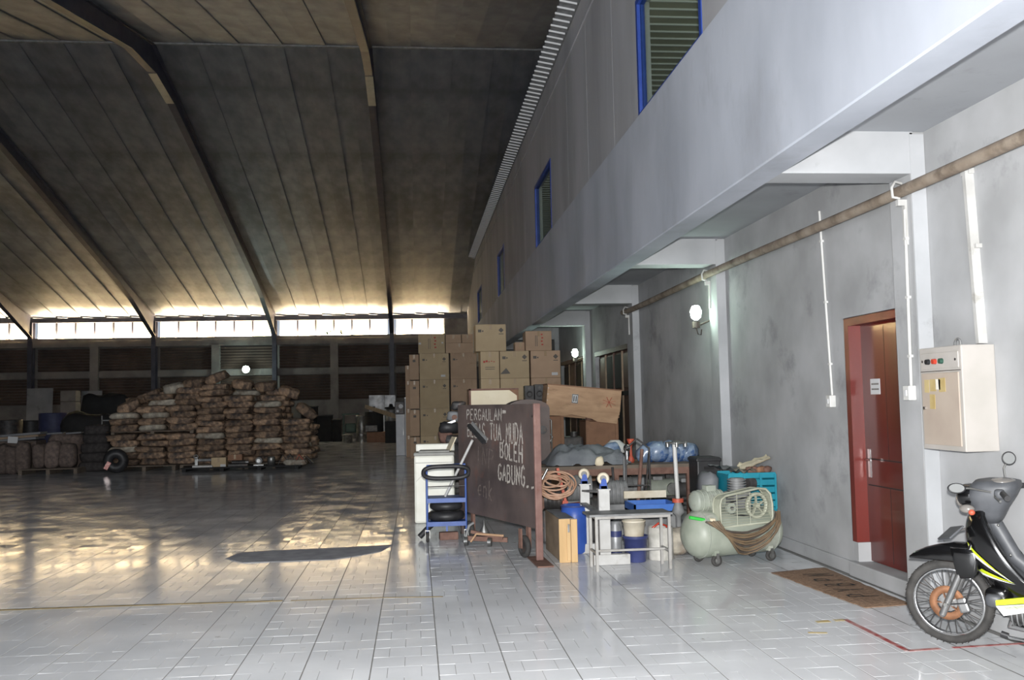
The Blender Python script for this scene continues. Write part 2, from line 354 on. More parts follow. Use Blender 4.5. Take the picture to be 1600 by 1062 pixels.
def write(g, text, fn, wd, jit=0, hgt=1, rng=random.Random(3)):
    # fn(u, v) -> 3D point with u across the text (0..1) and v up (0..1); wd = stroke width
    n = len(text)
    for i, ch in enumerate(text):
        for st in GL.get(ch, []):
            q = [fn((i+.08+.72*x)/n, y+rng.uniform(-jit, jit)) for x, y in st]
            q2 = []
            for a, b in zip(q, q[1:]): q2 += [a, a.lerp(b, .5)]
            q2.append(q[-1])
            e = 1e-3; nn = (fn(.5+e, .5)-fn(.5, .5)).cross(fn(.5, .5+e)-fn(.5, .5)).normalized()
            vs = []
            for k, p in enumerate(q2):
                t = (q2[min(k+1, len(q2)-1)]-q2[max(k-1, 0)])
                if t.length < 1e-6: t = Vector((0, 0, 1))
                s = nn.cross(t.normalized())*wd*.5*(1+rng.uniform(-.3, .3))
                vs += [p-s, p+s]
            g.add(vs, [(2*k, 2*k+2, 2*k+3, 2*k+1) for k in range(len(q2)-1)])
    return g
# ------------------------------------------------------------------ floor
XT0, TW, TL = 0.113, 0.4085, 0.46
g = G().box2((-26, -7, -.25), (6.2, 47, -.004)); floor = ST('floor', g, m_grout)
rt = random.Random(5)
def bricks(): return [(0, 0, .5, .5), (.5, 0, 1, .5), (0, .5, .25, 1), (.25, .5, .75, 1), (.75, .5, 1, 1)]
def add_brick(g, x0, y0, x1, y1, tilt, sides=True, gx0=.0015, gx1=.0015):
    gp = .0004; b = .0002
    a = (x0+gx0, y0+gp, x1-gx1, y1-gp)
    hs = [rt.uniform(-tilt, tilt) for _ in range(2)]
    def z(x, y): return -.0016+hs[0]*((x-x0)/(x1-x0)-.5)*2+hs[1]*((y-y0)/(y1-y0)-.5)*2
    top = [(a[0]+b, a[1]), (a[2]-b, a[1]), (a[2]-b, a[3]), (a[0]+b, a[3])]
    vs = [(x, y, z(x, y)) for x, y in top]; fs = [(0, 1, 2, 3)]
    if sides:
        bt = [(a[0], a[1]), (a[2], a[1]), (a[2], a[3]), (a[0], a[3])]
        vs += [(x, y, -.004) for x, y in bt]
        fs += [(i+4, (i+1) % 4+4, (i+1) % 4, i) for i in range(4)]
    g.add(vs, fs)
tmesh = []
for k in range(8):
    g = G()
    for u0, v0, u1, v1 in bricks():
        add_brick(g, u0*TW, v0*TL, u1*TW, v1*TL, .0004, True, .004 if u0 == 0 else .0014, .004 if u1 == 1 else .0014)
    tmesh.append(g.mesh('tile', m_tile))
near = []
YS0 = 3.2
cand = []
for j in range(0, 20):
    for i in range(-30, 10):
        x = XT0+i*TW; y = YS0+j*TL
        if x > 3.72-TW: continue
        if x+TW < -.48*y+.1 or x > .66*y: continue
        cand.append((y, x, i, j))
cand.sort(); nearset = set()
for y, x, i, j in cand[:300]:
    o = bpy.data.objects.new('tile', tmesh[rt.randrange(8)]); C.objects.link(o); o.parent = floor; o.location = (x, y, 0); nearset.add((i, j))
g = G()
for j in range(-22, 95):
    for i in range(-64, 15):
        if (i, j) in nearset: continue
        x = XT0+i*TW; y = YS0+j*TL
        if y > 46 or y < -6.5: continue
        if x > 3.82-TW/2 and not (3.4 < y < 5.3): continue
        if y > 3 and x < -.62*y-1.5: 
            continue
        if y < 22 and y > 2:
            for u0, v0, u1, v1 in bricks():
                add_brick(g, x+u0*TW, y+v0*TL, min(x+u1*TW, 9), y+v1*TL, .0010, False, .004 if u0 == 0 else .0014, .004 if u1 == 1 else .0014)
        else:
            add_brick(g, x, y, x+TW, y+TL, .0012, False)
far = P('far_tiles', g, m_tile, floor); sub(far)
# painted marks on the floor
def strip(name, pts, w, mt, h=.0018):
    g = G()
    for a, b in zip(pts, pts[1:]):
        a = Vector((a[0], a[1], 0)); b = Vector((b[0], b[1], 0)); d = (b-a); n = Vector((-d.y, d.x, 0)).normalized()*w/2
        g.add([a-n, b-n, b+n, a+n, *(p+Vector((0, 0, h)) for p in (a-n, b-n, b+n, a+n))], [(4, 5, 6, 7), (0, 1, 5, 4), (1, 2, 6, 5), (2, 3, 7, 6), (3, 0, 4, 7)])
    return P(name, g, mt, floor)
strip('painted_line', [(3.03, 6.62), (3.03, 5.75), (3.25, 5.765)], .035, m_redpaint)
strip('painted_line', [(3.34, 5.77), (3.84, 5.79)], .03, m_redpaint)
strip('painted_line', [(2.80, 6.58), (2.90, 6.585)], .05, m_yelpaint)
strip('painted_line', [(2.94, 6.60), (3.02, 6.605)], .05, m_yelpaint)
strip('painted_line', [(2.62, 6.30), (2.74, 6.27)], .03, m_yelpaint)
strip('painted_line', [(-4.6, 8.22), (-2.4, 8.16), (-1.12, 8.10)], .035, m_brownline, .004)
strip('painted_line', [(-1.05, 8.09), (-.3, 8.06), (.2, 8.0)], .02, m_brownline, .003)

# ------------------------------------------------------------------ mezzanine wing on the right
XW, XO, XI = 3.86, 2.50, 2.73
ZB, ZS, ZF, ZT = 3.258, 3.58, 4.745, 7.60
def cells(a0, a1, b0, b1, holes):
    A = sorted(set([a0, a1]+[h[k] for h in holes for k in (0, 1) if a0 < h[k] < a1])); B = sorted(set([b0, b1]+[h[k] for h in holes for k in (2, 3) if b0 < h[k] < b1]))
    for i in range(len(A)-1):
        for j in range(len(B)-1):
            ca, cb = (A[i]+A[i+1])/2, (B[j]+B[j+1])/2
            if any(h[0] < ca < h[1] and h[2] < cb < h[3] for h in holes): continue
            yield A[i], A[i+1], B[j], B[j+1]
holes = [(3.2, 5.55, -1, 2.95), (7.245, 8.20, -1, 2.283), (17.0, 20.15, -1, 2.6), (21.3, 25.0, -1, 2.6)]
g = G()
for a, b, c, d in cells(-6, 46.4, -.2, ZS, holes): g.box2((XW, a, c), (XW+.22, b, d))
g.box2((XW+.22, 3.1, -.2), (6.2, 3.2, 3.0)).box2((XW+.22, 5.55, -.2), (6.2, 5.65, 3.0)).box2((6.1, 3.2, -.2), (6.2, 5.55, 3.0)).box2((XW+.2, 3.1, 2.95), (6.2, 5.65, 3.05))
wall_r = ST('wall_right', g, m_wall)
# slab of the upper floor and the plaster fascia
g = G().box2((XI-.02, -6, ZS), (7.5, 46.4, ZS+.16)); ST('ceiling_soffit', g, m_soffit)
g = G(); n = 60
ys = [-6+52.4*i/n for i in range(n+1)]
vs = []
for y in ys:
    wob = .012*noise.noise(Vector((y*.9, 0, 0)))
    vs += [(XI, y, ZB+.025+wob*.3), (XI, y, ZB), (XO+.006, y, ZB+wob*.4), (XO-.002, y, ZB+.012+wob*.6), (XO+.001+wob*.3, y, ZB+.22), (XO, y, ZF-.008), (XO+.04, y, ZF), (XI, y, ZF)]
k = 8
g.add(vs, [(i*k+j, i*k+(j+1) % k, (i+1)*k+(j+1) % k, (i+1)*k+j) for i in range(n) for j in range(k)])
g.add(vs, [tuple(range(k)), tuple(range(n*k+k-1, n*k-1, -1))])
ST('wall_fascia', g, m_fascia)
WY = [(-1.35, 1.0), (7.9, 10.28), (17.16, 19.52), (26.55, 28.75), (35.85, 38.3)]
g = G()
for a, b, c, d in cells(-6, 46.4, ZF-.05, ZT, [(y0, y1, ZF-1, 6.1) for y0, y1 in WY]): g.box2((XO+.045, a, c), (XO+.2, b, d))
up = ST('wall_mezzanine', g, m_upper)
g = G()
for y in (11.6, 13.4, 15.2, 21.4, 24, 30.4, 33):
    g.box2((XO+.0435, y, ZF), (XO+.05, y+.03, ZT-.35))
g.box2((XO+.025, -6, ZT-.42), (XO+.05, 46.3, ZT-.36))
P('joint_cover', g, m_upper, up)
g = G().box2((5.6, -6, ZF), (5.65, 46.3, ZT)); P('back_lining', g, m_backconc, up)
for q, (y0, y1) in enumerate(WY):
    t = ST('window_%d' % (q+1)); x = XO+.075
    for a, b in (((y0, ZF), (y0+.07, 6.1)), ((y1-.07, ZF), (y1, 6.1)), ((y0+.07, ZF), (y1-.07, ZF+.05)), ((y0+.07, 6.04), (y1-.07, 6.1))):
        P('frame_bar', G().box2((x-.04, a[0], a[1]), (x+.05, b[0], b[1])), m_blueframe, t)
    P('pane', G().box2((x-.004, y0+.07, ZF+.05), (x+.004, y1-.07, 6.04)), m_glass, t)
g = G().box2((XO+.2, -6, 6.42), (5.6, 46.3, 6.46)); ic = P('inner_ceiling', g, m_blind, up)
g = G(); y = 6.0
while y < 45:
    g.add([(XO+.22, y, 6.42), (5.6, y, 6.42), (5.6, y+.03, 6.42), (XO+.22, y+.03, 6.42), (XO+.22, y+.006, 6.40), (5.6, y+.006, 6.40), (5.6, y+.024, 6.40), (XO+.22, y+.024, 6.40)], [(4, 7, 6, 5), (0, 4, 5, 1), (3, 2, 6, 7), (0, 3, 7, 4), (1, 5, 6, 2)]); y += .235
sub(P('ceiling_rib', g, m_label, ic))
# corrugated eave of the mezzanine roof
g = G().add([(2.27, -6, 7.665), (2.6, -6, 7.61), (2.6, 46.3, 7.61), (2.27, 46.3, 7.665), (2.27, -6, 7.69), (2.6, -6, 7.635), (2.6, 46.3, 7.635), (2.27, 46.3, 7.69)], [(0, 1, 2, 3), (7, 6, 5, 4), (0, 3, 7, 4), (0, 4, 5, 1), (1, 5, 6, 2), (2, 6, 7, 3)])
g.box2((2.6, -6, 7.6), (8, 46.3, 7.7))
eave = ST('ceiling_eave', g, m_greymetal)
rib = G().add([(0, 0, .06), (.27, 0, .012), (.27, .034, .012), (0, .034, .06), (0, .009, .035), (.27, .009, -.014), (.27, .025, -.014), (0, .025, .035)], [(4, 5, 6, 7), (0, 1, 5, 4), (3, 7, 6, 2), (0, 4, 7, 3), (1, 2, 6, 5)]).mesh('rib', m_label)
y = 11.0
while y < 45.5:
    o = bpy.data.objects.new('rib', rib); C.objects.link(o); o.parent = eave; o.location = (2.245, y, 7.605); y += .235
# cross beams, pilasters
PY = [6.79+4.62*i for i in range(-2, 9)]; PY[2] = 6.72
for q, y in enumerate(PY):
    t = ST('trim_%d' % (q+1))
    P('cross_beam', G().box2((XI-.02, y, ZB), (XW-.08, y+.33, ZS+.02), .012), m_beam, t)
    P('pilaster', G().box2((XW-.12, y, 0), (XW+.05, y+.33, ZS), .008), m_wall, t)
    if q >= 2: P('pilaster_lit_face', G().box2((XW-.118, y-.004, .0), (XW-.004, y+.004, ZS-.02)), m_beam, t)  # near face plated in paler plaster, its flash-lit tone put into the colour
# plinth
g = G()
for a, b in ((5.56, 6.78), (8.21, 11.4), (11.75, 16.02), (16.36, 17)): g.box2((XW-.022, a, 0), (XW+.02, b, .12), .006)
ST('baseboard_right', g, m_wall)
# service pipe under the beams with elbow brackets
t = T('service_pipe', 'long rusty tan pipe running along the top of the grey wall under the beams', 'pipe', (3.70, 0, 3.15))
P('pipe', G().tube([(0, y, .012*math.sin(y*.7)) for y in range(-5, 17)]+[(0, 16.6, 0)], .045, 10), m_pipe, t)
for y in (6.84, 11.69, 16.3):
    g = G().tube([(.03, y, .06), (-.03, y-.01, .07), (-.06, y-.02, .02), (-.055, y-.02, -.05), (.0, y-.02, -.06)], .012, 6)
    P('strap', g, m_whitepaint, t)
    P('bracket', G().box2((-.03, y-.05, -.12), (.06, y-.01, -.075)).box2((.02, y-.05, -.42), (.06, y-.01, -.12)), m_whitepaint, t)
# red-brown door in its recess
d = ST('door_1')
P('door_jamb', G().box2((XW+.0, 8.12, .30), (XW+.2, 8.205, 2.29)), m_doorframe, d)
P('door_jamb', G().box2((XW+.05, 7.24, .13), (XW+.2, 7.275, 2.29)), m_doorframe, d)
P('door_head', G().box2((XW+.0, 7.24, 2.215), (XW+.2, 8.12, 2.29)), m_doorframe, d)
P('jamb_plinth', G().box2((XW, 8.10, .13), (XW+.2, 8.205, .30), .006), m_wall, d)
leaf = P('door_leaf', G().box2((XW+.115, 7.275, .14), (XW+.155, 8.12, 2.215)), m_door, d)
g = G()
for a, b in (((7.30, 1.03), (8.09, 1.04)), ((7.30, .80), (8.09, .81)), ((7.70, 1.04), (7.706, 2.19)), ((7.70, .17), (7.706, .80))): g.box2((XW+.1135, a[0], a[1]), (XW+.117, b[0], b[1]))
P('panel_groove', g, m_dark, leaf)
P('handle_plate', G().box2((XW+.108, 8.03, .87), (XW+.116, 8.075, 1.12), .003), m_chrome, leaf)
P('door_handle', G().tube([(XW+.11, 8.05, 1.03), (XW+.07, 8.05, 1.03), (XW+.065, 8.04, 1.03), (XW+.065, 7.93, 1.03)], .009, 7), m_chrome, leaf)
nt = P('notice', G().box2((XW+.1115, 7.80, 1.60), (XW+.1145, 7.97, 1.735)), m_label, leaf)
g = G()
for zz in (1.69, 1.645):
    x = 7.95
    for k in range(7): g.box2((XW+.1108, x-.014, zz-.007), (XW+.1116, x, zz+.007)); x -= .019
P('notice_print', g, m_darkink, leaf)
P('door_step', G().box2((XW-.05, 7.14, 0), (XW+.2, 8.2, .13), .012), m_wall, d)
P('recess_back', G().box2((XW+.2, 7.1, 0), (XW+.24, 8.3, 2.4)), m_dark, d)
# brown double doors further down
for q, (y0, y1) in enumerate(((17.0, 20.15), (21.3, 25.0))):
    d = ST('door_%d' % (q+2)); n = 4; wd = (y1-y0)/n
    P('recess_back', G().box2((XW+.2, y0-.1, 0), (XW+.26, y1+.1, 2.7)), m_dark, d)
    for k in range(n):
        a, b = y0+k*wd, y0+(k+1)*wd
        lf = P('door_leaf', G().box2((XW+.09, a+.01, .03), (XW+.13, b-.01, 2.55)), m_brown, d)
        P('leaf_rail', G().box2((XW+.06, a+.01, 1.68), (XW+.09, b-.01, 1.76)), m_dark, lf)
        P('leaf_stile', G().box2((XW+.06, a+.01, .03), (XW+.09, a+.07, 2.55)), m_greywood if k % 2 else m_brown, lf)
        P('leaf_panel', G().box2((XW+.07, a+.12, .2), (XW+.09, b-.06, 1.6), .01).box2((XW+.07, a+.12, 1.82), (XW+.09, b-.06, 2.48), .01), m_dark if (k+q) % 3 else m_brown, lf)
    P('door_head', G().box2((XW-.01, y0, 2.53), (XW+.2, y1, 2.62)), m_brown, d)
    if q == 0: P('curtain', G().lump((XW+.04, 18.9, 1.35), (.05, .4, .62), 3), m_curtain, d)

# ------------------------------------------------------------------ back wall
YB = 46.0
COLX = [-1.12-5.55*i for i in range(5)]
g = G().box2((-26, YB+.42, -.2), (8, YB+.7, 4.56))
bw = ST('wall_back', g, m_backconc)
P('ring_beam', G().box2((-26, YB+.1, 4.56), (2.6, YB+.5, 4.9)), m_backconc, bw)
P('strip_mask_lip', G().box2((-26, YB+.0, 4.86), (2.6, YB+.06, 4.985)), m_backconc, bw)  # lip added to hide the daylight strips on the sill from view
P('dado', G().box2((-26, YB+.18, 0), (4, YB+.5, 1.87)), m_backconc, bw)
P('mid_beam', G().box2((-26, YB+.2, 3.12), (4, YB+.5, 3.42)), m_backconc, bw)
P('end_panel', G().box2((1.42, YB+.05, 4.9), (2.7, YB+.4, 6.0)), m_backconc, bw)
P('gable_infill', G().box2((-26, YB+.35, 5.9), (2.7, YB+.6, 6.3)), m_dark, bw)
posts = []
for x in COLX:
    P('concrete_post', G().box2((x-2.95, YB+.05, 0), (x-2.58, YB+.45, 4.6)), m_backconc, bw)
P('concrete_post', G().box2((1.3, YB+.05, 0), (1.65, YB+.45, 4.6)), m_backconc, bw)
edges = sorted([x for x in COLX]+[x-2.76 for x in COLX]+[1.48, -26])
for a, b in zip(edges, edges[1:]):
    for z0, z1 in ((1.9, 3.1), (3.44, 4.5)):
        g = G(); n = 9 if z0 < 2 else 8
        for i in range(n):
            z = z0+(z1-z0)*(i+.5)/n; h = (z1-z0)/n
            g.box(((a+b)/2, YB+.33, z), (b-a-.36, .02, h*.95), (math.radians(32), 0, 0))
        sub(P('louvre', g, m_slat, bw))
P('eave_beam', G().box2((-26, YB-.02, 5.72), (2.7, YB+.14, 5.92)), m_steel, bw)
pane = G().box2((0, -.006, 0), (.87, .006, .82)).mesh('pane', m_pane)
mull = G().box2((-.045, -.03, 0), (.045, .03, .82)).mesh('mullion', m_steel)
bays = [(1.4, COLX[0]+.2, 3)]+[(COLX[i]-.2, COLX[i+1]+.2, 6) for i in range(4)]
for q, (x1, x0, n) in enumerate(bays):
    t = ST('window_%d' % (q+6)); wd = (x1-x0)/n
    for k in range(n):
        o = bpy.data.objects.new('pane', pane); C.objects.link(o); o.parent = t; o.location = (x0+k*wd+.02, YB+.2, 4.9); o.scale = ((wd-.04)/.87, 1, 1)
        if k:
            o = bpy.data.objects.new('mullion', mull); C.objects.link(o); o.parent = t; o.location = (x0+k*wd, YB+.2, 4.9)
# weeds on the ring beam outside the glass
for px in (512, 534):
    g = G(); c = pix(px, 527, YB+.02); c.y = YB+.03; c.y = YB-.0; c.z = 4.99; rr = random.Random(px)
    for k in range(9):
        a = rr.uniform(-1, 1); h = rr.uniform(.15, .45)
        g.tube([(0, 0, 0), (a*.12, 0, h*.6), (a*.3, .0, h)], [.02, .015, .004], 4)
    TM('weed', g, m_darkgreen, {512: 'small weed on the window ledge left of the taller weed', 534: 'taller weed on the ledge below the bright windows near the silver drum'}[px], 'plant', c, 0, 'weeds on the window ledge')

# other walls
ST('wall_left', G().box2((-26.3, -7, -.2), (-26, 47, 11.5)), m_backconc)
g = G()
for a, b, c, d_ in cells(-26, 8, -.2, 5.2, [(-10.5, -1.5, -1, 3.9)]): g.box2((a, -6.3, c), (b, -6, d_))
ST('wall_front', g, m_backconc)
# ------------------------------------------------------------------ roof
RY, RZ = 24.7, 11.05
def roofz(y): return RZ-.238*(y-RY) if y >= RY else RZ-.2*(RY-y)
g = G()
for y0, y1 in ((-6.5, RY), (RY, 46.9)):
    z0, z1 = roofz(y0)+.12, roofz(y1)+.12
    g.add([(-26.3, y0, z0), (8, y0, z0), (8, y1, z1), (-26.3, y1, z1), (-26.3, y0, z0+.08), (8, y0, z0+.08), (8, y1, z1+.08), (-26.3, y1, z1+.08)], [(0, 3, 2, 1), (4, 5, 6, 7), (0, 1, 5, 4), (1, 2, 6, 5), (2, 3, 7, 6), (3, 0, 4, 7)])
ceil = ST('ceiling', g, m_greymetal)
pw = 1.11; rr = random.Random(11)
def roof_panel(far, sd):
    g = G(); n = 26; y0, y1 = (RY+.02, 46.35) if far else (-5.9, RY-.02); nx = 6; vs = []
    for i in range(n+1):
        y = y0+(y1-y0)*i/n
        for j in range(nx):
            u = max(0, j-1)/(nx-2)
            z = roofz(y)+.014*noise.noise(Vector((u*1.1+sd*7.3, y*.5, sd*3.7)))-.02*(1-abs(u-.5)*2)**2-.05*u+.03
            if j == 0: z -= .03+.012*noise.noise(Vector((sd*5.1, y*1.3, 2)))
            vs.append((u*pw*1.0-pw/2+(.012*noise.noise(Vector((sd, y*.8, 4))) if j < 2 else 0), y, z))
    g.add(vs, [(i*nx+j, (i+1)*nx+j, (i+1)*nx+j+1, i*nx+j+1) for i in range(n) for j in range(nx-1)])
    return g.mesh('roof_panel', m_roof)
rpm = {f: [roof_panel(f, k) for k in range(9)] for f in (0, 1)}
x = COLX[-1]-pw*2; i = 0
while x+pw/2 < 7.9:
    for f in (0, 1):
        o = bpy.data.objects.new('roof_panel', rpm[f][(i*4+f) % 9]); C.objects.link(o); o.parent = ceil; o.location = (x+pw/2, 0, 0)
    x += pw; i += 1
P('ridge_cap', G().box2((-26, RY-.06, RZ-.06), (8, RY+.04, RZ-.02)), m_greymetal, ceil)
# portal frames
for q, x in enumerate(COLX+[4.43]):
    t = ST('trim_%d' % (q+20)); t.location = (x, 0, 0)
    if x < 3:
        g = G().box2((-.1, YB-.2, 0), (.1, YB-.18, 5.75)).box2((-.1, YB+.16, 0), (.1, YB+.18, 5.75)).box2((-.012, YB-.18, 0), (.012, YB+.16, 5.75))
        P('column', g, m_steel, t)
    def rafter(st):      # st: list of (y, depth)
        g = G(); top = []; bot = []
        for y, dp in st: top.append((y, roofz(y)-.05)); bot.append((y, roofz(y)-.05-dp))
        for (a, b, c, d_) in zip(top, top[1:], bot, bot[1:]):
            g.add([(sx, *p) for sx in (-.012, .012) for p in (a, b, d_, c)], [(0, 1, 2, 3), (7, 6, 5, 4), (0, 4, 5, 1), (3, 2, 6, 7)])
            for p, r_ in ((a, b), (c, d_)):
                g.bar((0, *p), (0, *r_), .2, .02)
        return g
    P('rafter', rafter([(RY, .72), (RY+2, .45), (RY+5, .4), (RY+15.5, .4), (RY+17.5, .45), (YB-.18, .95)]), m_steel, t)
    P('rafter', rafter([(-5.8, .5), (RY-2, .45), (RY, .72)]), m_steel, t)
    a, b = (RY+.1, roofz(RY)-.05-.735), (RY+1.9, roofz(RY+2)-.05-.475)
    P('splice_plate', G().bar((0, a[0], a[1]), (0, b[0], b[1]), .21, .012), m_pale_steel, t)
    if x < 3: P('haunch_stiffener', G().box2((-.1, YB-.21, 4.9), (.1, YB-.19, 5.7)), m_steel, t)
# ------------------------------------------------------------------ cartons
def carton(loc, dim, label, group, mt=None, marks=(), rz=0, rx=0, seed=0):
    # loc: middle of the front bottom edge; dim: width, depth, height
    w_, d_, h_ = dim
    t = T('carton', label, 'box', loc, rz, group); t.rotation_euler = (rx, 0, rz)
    P('carton_body', G().box((0, d_/2, h_/2), (w_, d_, h_), None, .012), mt or m_box, t)
    P('tape', G().box((0, .04, h_+.001), (w_*.99, .05, .003)).box((0, d_/2, h_+.001), (.05, d_*.96, .004)).box((0, -.0015, h_-.06), (.05, .003, .11)), m_tape, t)
    for k in marks:
        g = G(); f = lambda u, v, w=w_, h=h_: Vector(((u-.5)*w, -.003, v*h))
        if k == 'red5':
            for i in range(5): g.box(f(.2+.13*i, .62+.02*(i % 2)), (.09*w_*(1.2 if i < 2 else .8), .003, .05*h_*(1.4 if i < 2 else .6)))
            mm = m_redink
        elif k == 'redcol':
            for i in range(4): g.box(f(.62+.02*(i % 2), .82-.17*i), (.07*w_, .003, .07*h_))
            mm = m_redink
        elif k == 'diamond':
            c = f(.84, .78)
            g.prism([(.0, .055), (.055, 0), (0, -.055), (-.055, 0)], 0, .003, Matrix.Translation(c) @ Matrix.Rotation(PI/2, 4, 'X'))
            g.box(c+Vector((0, -.001, -.08)), (.10, .003, .015)); mm = m_darkink
        elif k == 'logo':
            g.box(f(.14, .76), (.07, .003, .06)); g.box(f(.24, .75), (.03, .003, .03)); mm = m_darkink
        elif k == 'lines':
            for i in range(2): g.box(f(.5, .42-.07*i), (.5*w_, .003, .012))
            mm = m_darkink
        elif k == 'vlines':
            for i in range(2): g.box(f(.38+.06*i, .5), (.012, .003, .55*h_))
            mm = m_darkink
        elif k == 'sticker': g.box(f(.8, .14), (.13, .003, .06)); mm = m_label
        elif k == 'stickers': g.box(f(.06, .52), (.07, .003, .05)); g.box(f(.9, .55), (.05, .003, .04)); mm = m_label
        elif k == 'sideink': g.box(f(.5, .75), (.3*w_, .003, .09*h_)); mm = m_darkink
        elif k == 'smudge': g.prism([(-.1, -.06), (.12, -.05), (.03, .07)], 0, .003, Matrix.Translation(f(.16, .26)) @ Matrix.Rotation(PI/2, 4, 'X')); mm = m_darkink
        P('printed_mark' if mm is not m_label else 'sticker', g, mm, t)
    return t
def at_px(x0, x1, Y): return pix((x0+x1)/2, 640, Y).x, (pix(x1, 640, Y)-pix(x0, 640, Y)).x
YC = 27.9
grp = 'cartons in the tall stack at the back'
zb = [0, .657, 1.455, 2.30, 3.07]
nm = ['bottom carton', 'second carton up', 'third carton up', 'fourth carton up']
x, w_ = at_px(656.5, 702.5, YC)
for k in range(4):
    carton((x, YC, zb[k]), (w_, .8, zb[k+1]-zb[k]-.004), nm[k]+' in the wide left column of the back stack, diamond print', grp, m_box, ('logo', 'diamond') if k != 3 else ('logo', 'diamond', 'sticker'))
x2, w2 = at_px(655, 697, YC)
carton((x2, YC, zb[4]), (w2, .75, .56), 'topmost carton of the left column under the bright window, vertical red print', grp, m_box, ('redcol', 'vlines', 'stickers'))
x, w_ = at_px(640.5, 655.5, YC)
for k in range(4):
    carton((x, YC+.05, zb[k]), (w_, .8, zb[k+1]-zb[k]-.03), nm[k]+' in the narrow column at the left edge of the stack', grp, m_boxpink, ('sideink',))
x, w_ = at_px(634, 642, YC+1)
for k in range(3):
    carton((x, YC+1, zb[k]+.0), (w_, .7, zb[k+1]-zb[k]-.004), nm[k]+' set back behind the narrow left column', grp, m_boxpink)
carton((x, YC+1, zb[3]), (w_, .7, .46), 'short dull carton topping the column set back at the far left', grp, m_boxpink)
x, w_ = at_px(705, 746, YC)
for k in range(4):
    carton((x, YC-.02, zb[k]), (w_, .8, zb[k+1]-zb[k]-.004), nm[k]+' in the pinkish middle column of the back stack', grp, m_boxpink, ('logo',))
x, w_ = at_px(698, 741, YC)
carton((x, YC, zb[4]), (w_, .7, .29), 'flat wide carton on top of the pinkish middle column', grp, m_boxpink)
x, w_ = at_px(698, 722.5, YC); carton((x, YC, zb[4]+.295), (w_, .6, .25), 'left of two small cartons on the flat wide carton', grp, m_boxpink)
x, w_ = at_px(723.5, 741, YC); carton((x, YC, zb[4]+.295), (w_, .6, .25), 'right of two small cartons on the flat wide carton', grp, m_boxpink)
YD = 20.0; grp = 'cartons in the front stack under the beam'
zd = [0, .76, 1.52, 2.10, 2.68]
cols = [(752, 782, 'narrow yellowish column left in the front stack', m_box, {3: ('red5', 'lines')}), (782.6, 829, 'middle column of the front stack', m_box, {3: ('logo', 'diamond', 'smudge')}), (831, 878, 'right-hand column of the front stack', m_boxpink, {3: ('logo', 'diamond', 'sticker')})]
for x0, x1, nm_, mt_, mk in cols:
    x, w_ = at_px(x0, x1, YD)
    for k in range(4):
        carton((x, YD+.01*k, zd[k]), (w_-.006, .62, zd[k+1]-zd[k]-.004), nm[k]+' in the '+nm_, grp, mt_, mk.get(k, ('lines',) if k == 2 and x0 < 760 else ()))
x, w_ = at_px(745, 793, YD); carton((x, YD, zd[4]), (w_, .62, .57), 'big yellow-brown carton on top of the front stack, highest of all', grp, m_box, ('logo', 'diamond'), rz=.0)
x, w_ = at_px(824, 865, YD); carton((x, YD+.05, zd[4]), (w_, .55, .42), 'carton with red print wedged on top under the cross beam', grp, m_boxpink, ('redcol', 'vlines'))
x, w_ = at_px(806, 823, YD+.4); carton((x, YD+.3, zd[4]), (w_, .3, .2), 'small dark carton between the two top cartons of the front stack', grp, m_boxpink)

# ------------------------------------------------------------------ big sack heap
rr = random.Random(21)
sackm = []
for k in range(8):
    g = G().lump((0, 0, .085), (.73, .52, .172), k*2.3+1, 18, 8, .45, .12)
    sackm.append(g.mesh('net_sack', m_sack))
palesm = G().lump((0, 0, .085), (.74, .56, .185), 9.1, 16, 8, .62, .12).mesh('pale_sack', m_sackpale)
SIL = [(185, 640), (205, 634), (232, 620), (262, 610), (292, 602), (330, 594), (345, 592), (365, 600), (400, 606), (430, 607), (455, 616), (470, 640), (486, 668)]
def sil(px):
    for (a, b), (c, d) in zip(SIL, SIL[1:]):
        if a <= px <= c: return b+(d-b)*(px-a)/(c-a)
    return 690
ordn = ['first', 'second', 'third', 'fourth', 'fifth', 'sixth', 'seventh', 'eighth', 'ninth', 'tenth', 'eleventh', 'twelfth', 'thirteenth', 'fourteenth', 'fifteenth', 'sixteenth', 'seventeenth']
XL, LH = -7.98, .160
ncol = 7; cw = .735
cnt = 0
for row, Yr in ((0, 25.95), (1, 26.5), (2, 27.05)):
    for c in range(ncol):
        xc = XL+.36+c*cw+row*.05
        px = 650+xc*1480/Yr*1.0
        top = pix(px, sil(px)+(18 if row == 0 else (7 if row == 1 else 1)), Yr).z
        if row == 0 and c < 3: top = min(top, 1.66)
        z = .15; k = 0
        while z+LH*.6 < top and k < 17:
            if c < 3 and k == 5 and row < 2: z += .09          # pallet between two tiers
            pale = rr.random() < .12
            o = bpy.data.objects.new('produce_sack', palesm if pale else sackm[rr.randrange(8)]); C.objects.link(o)
            o.location = (xc+rr.uniform(-.05, .05)+(.03 if k % 2 else -.03), Yr+rr.uniform(-.05, .05), z)
            o.rotation_euler = (rr.uniform(-.05, .05), rr.uniform(-.06, .06), rr.uniform(-.12, .12)+(PI if rr.random() < .5 else 0))
            s = rr.uniform(.95, 1.06); o.scale = (s, rr.uniform(.95, 1.05), rr.uniform(.92, 1.1))
            o['label'] = ('pale' if pale else 'brown')+' net sack, '+ordn[k]+' layer up, '+ordn[c]+' from left, '+['front', 'middle', 'rear'][row]+' row of heap'
            o['category'] = 'sack'; o['group'] = 'produce sacks in the big heap'; cnt += 1
            z += LH; k += 1
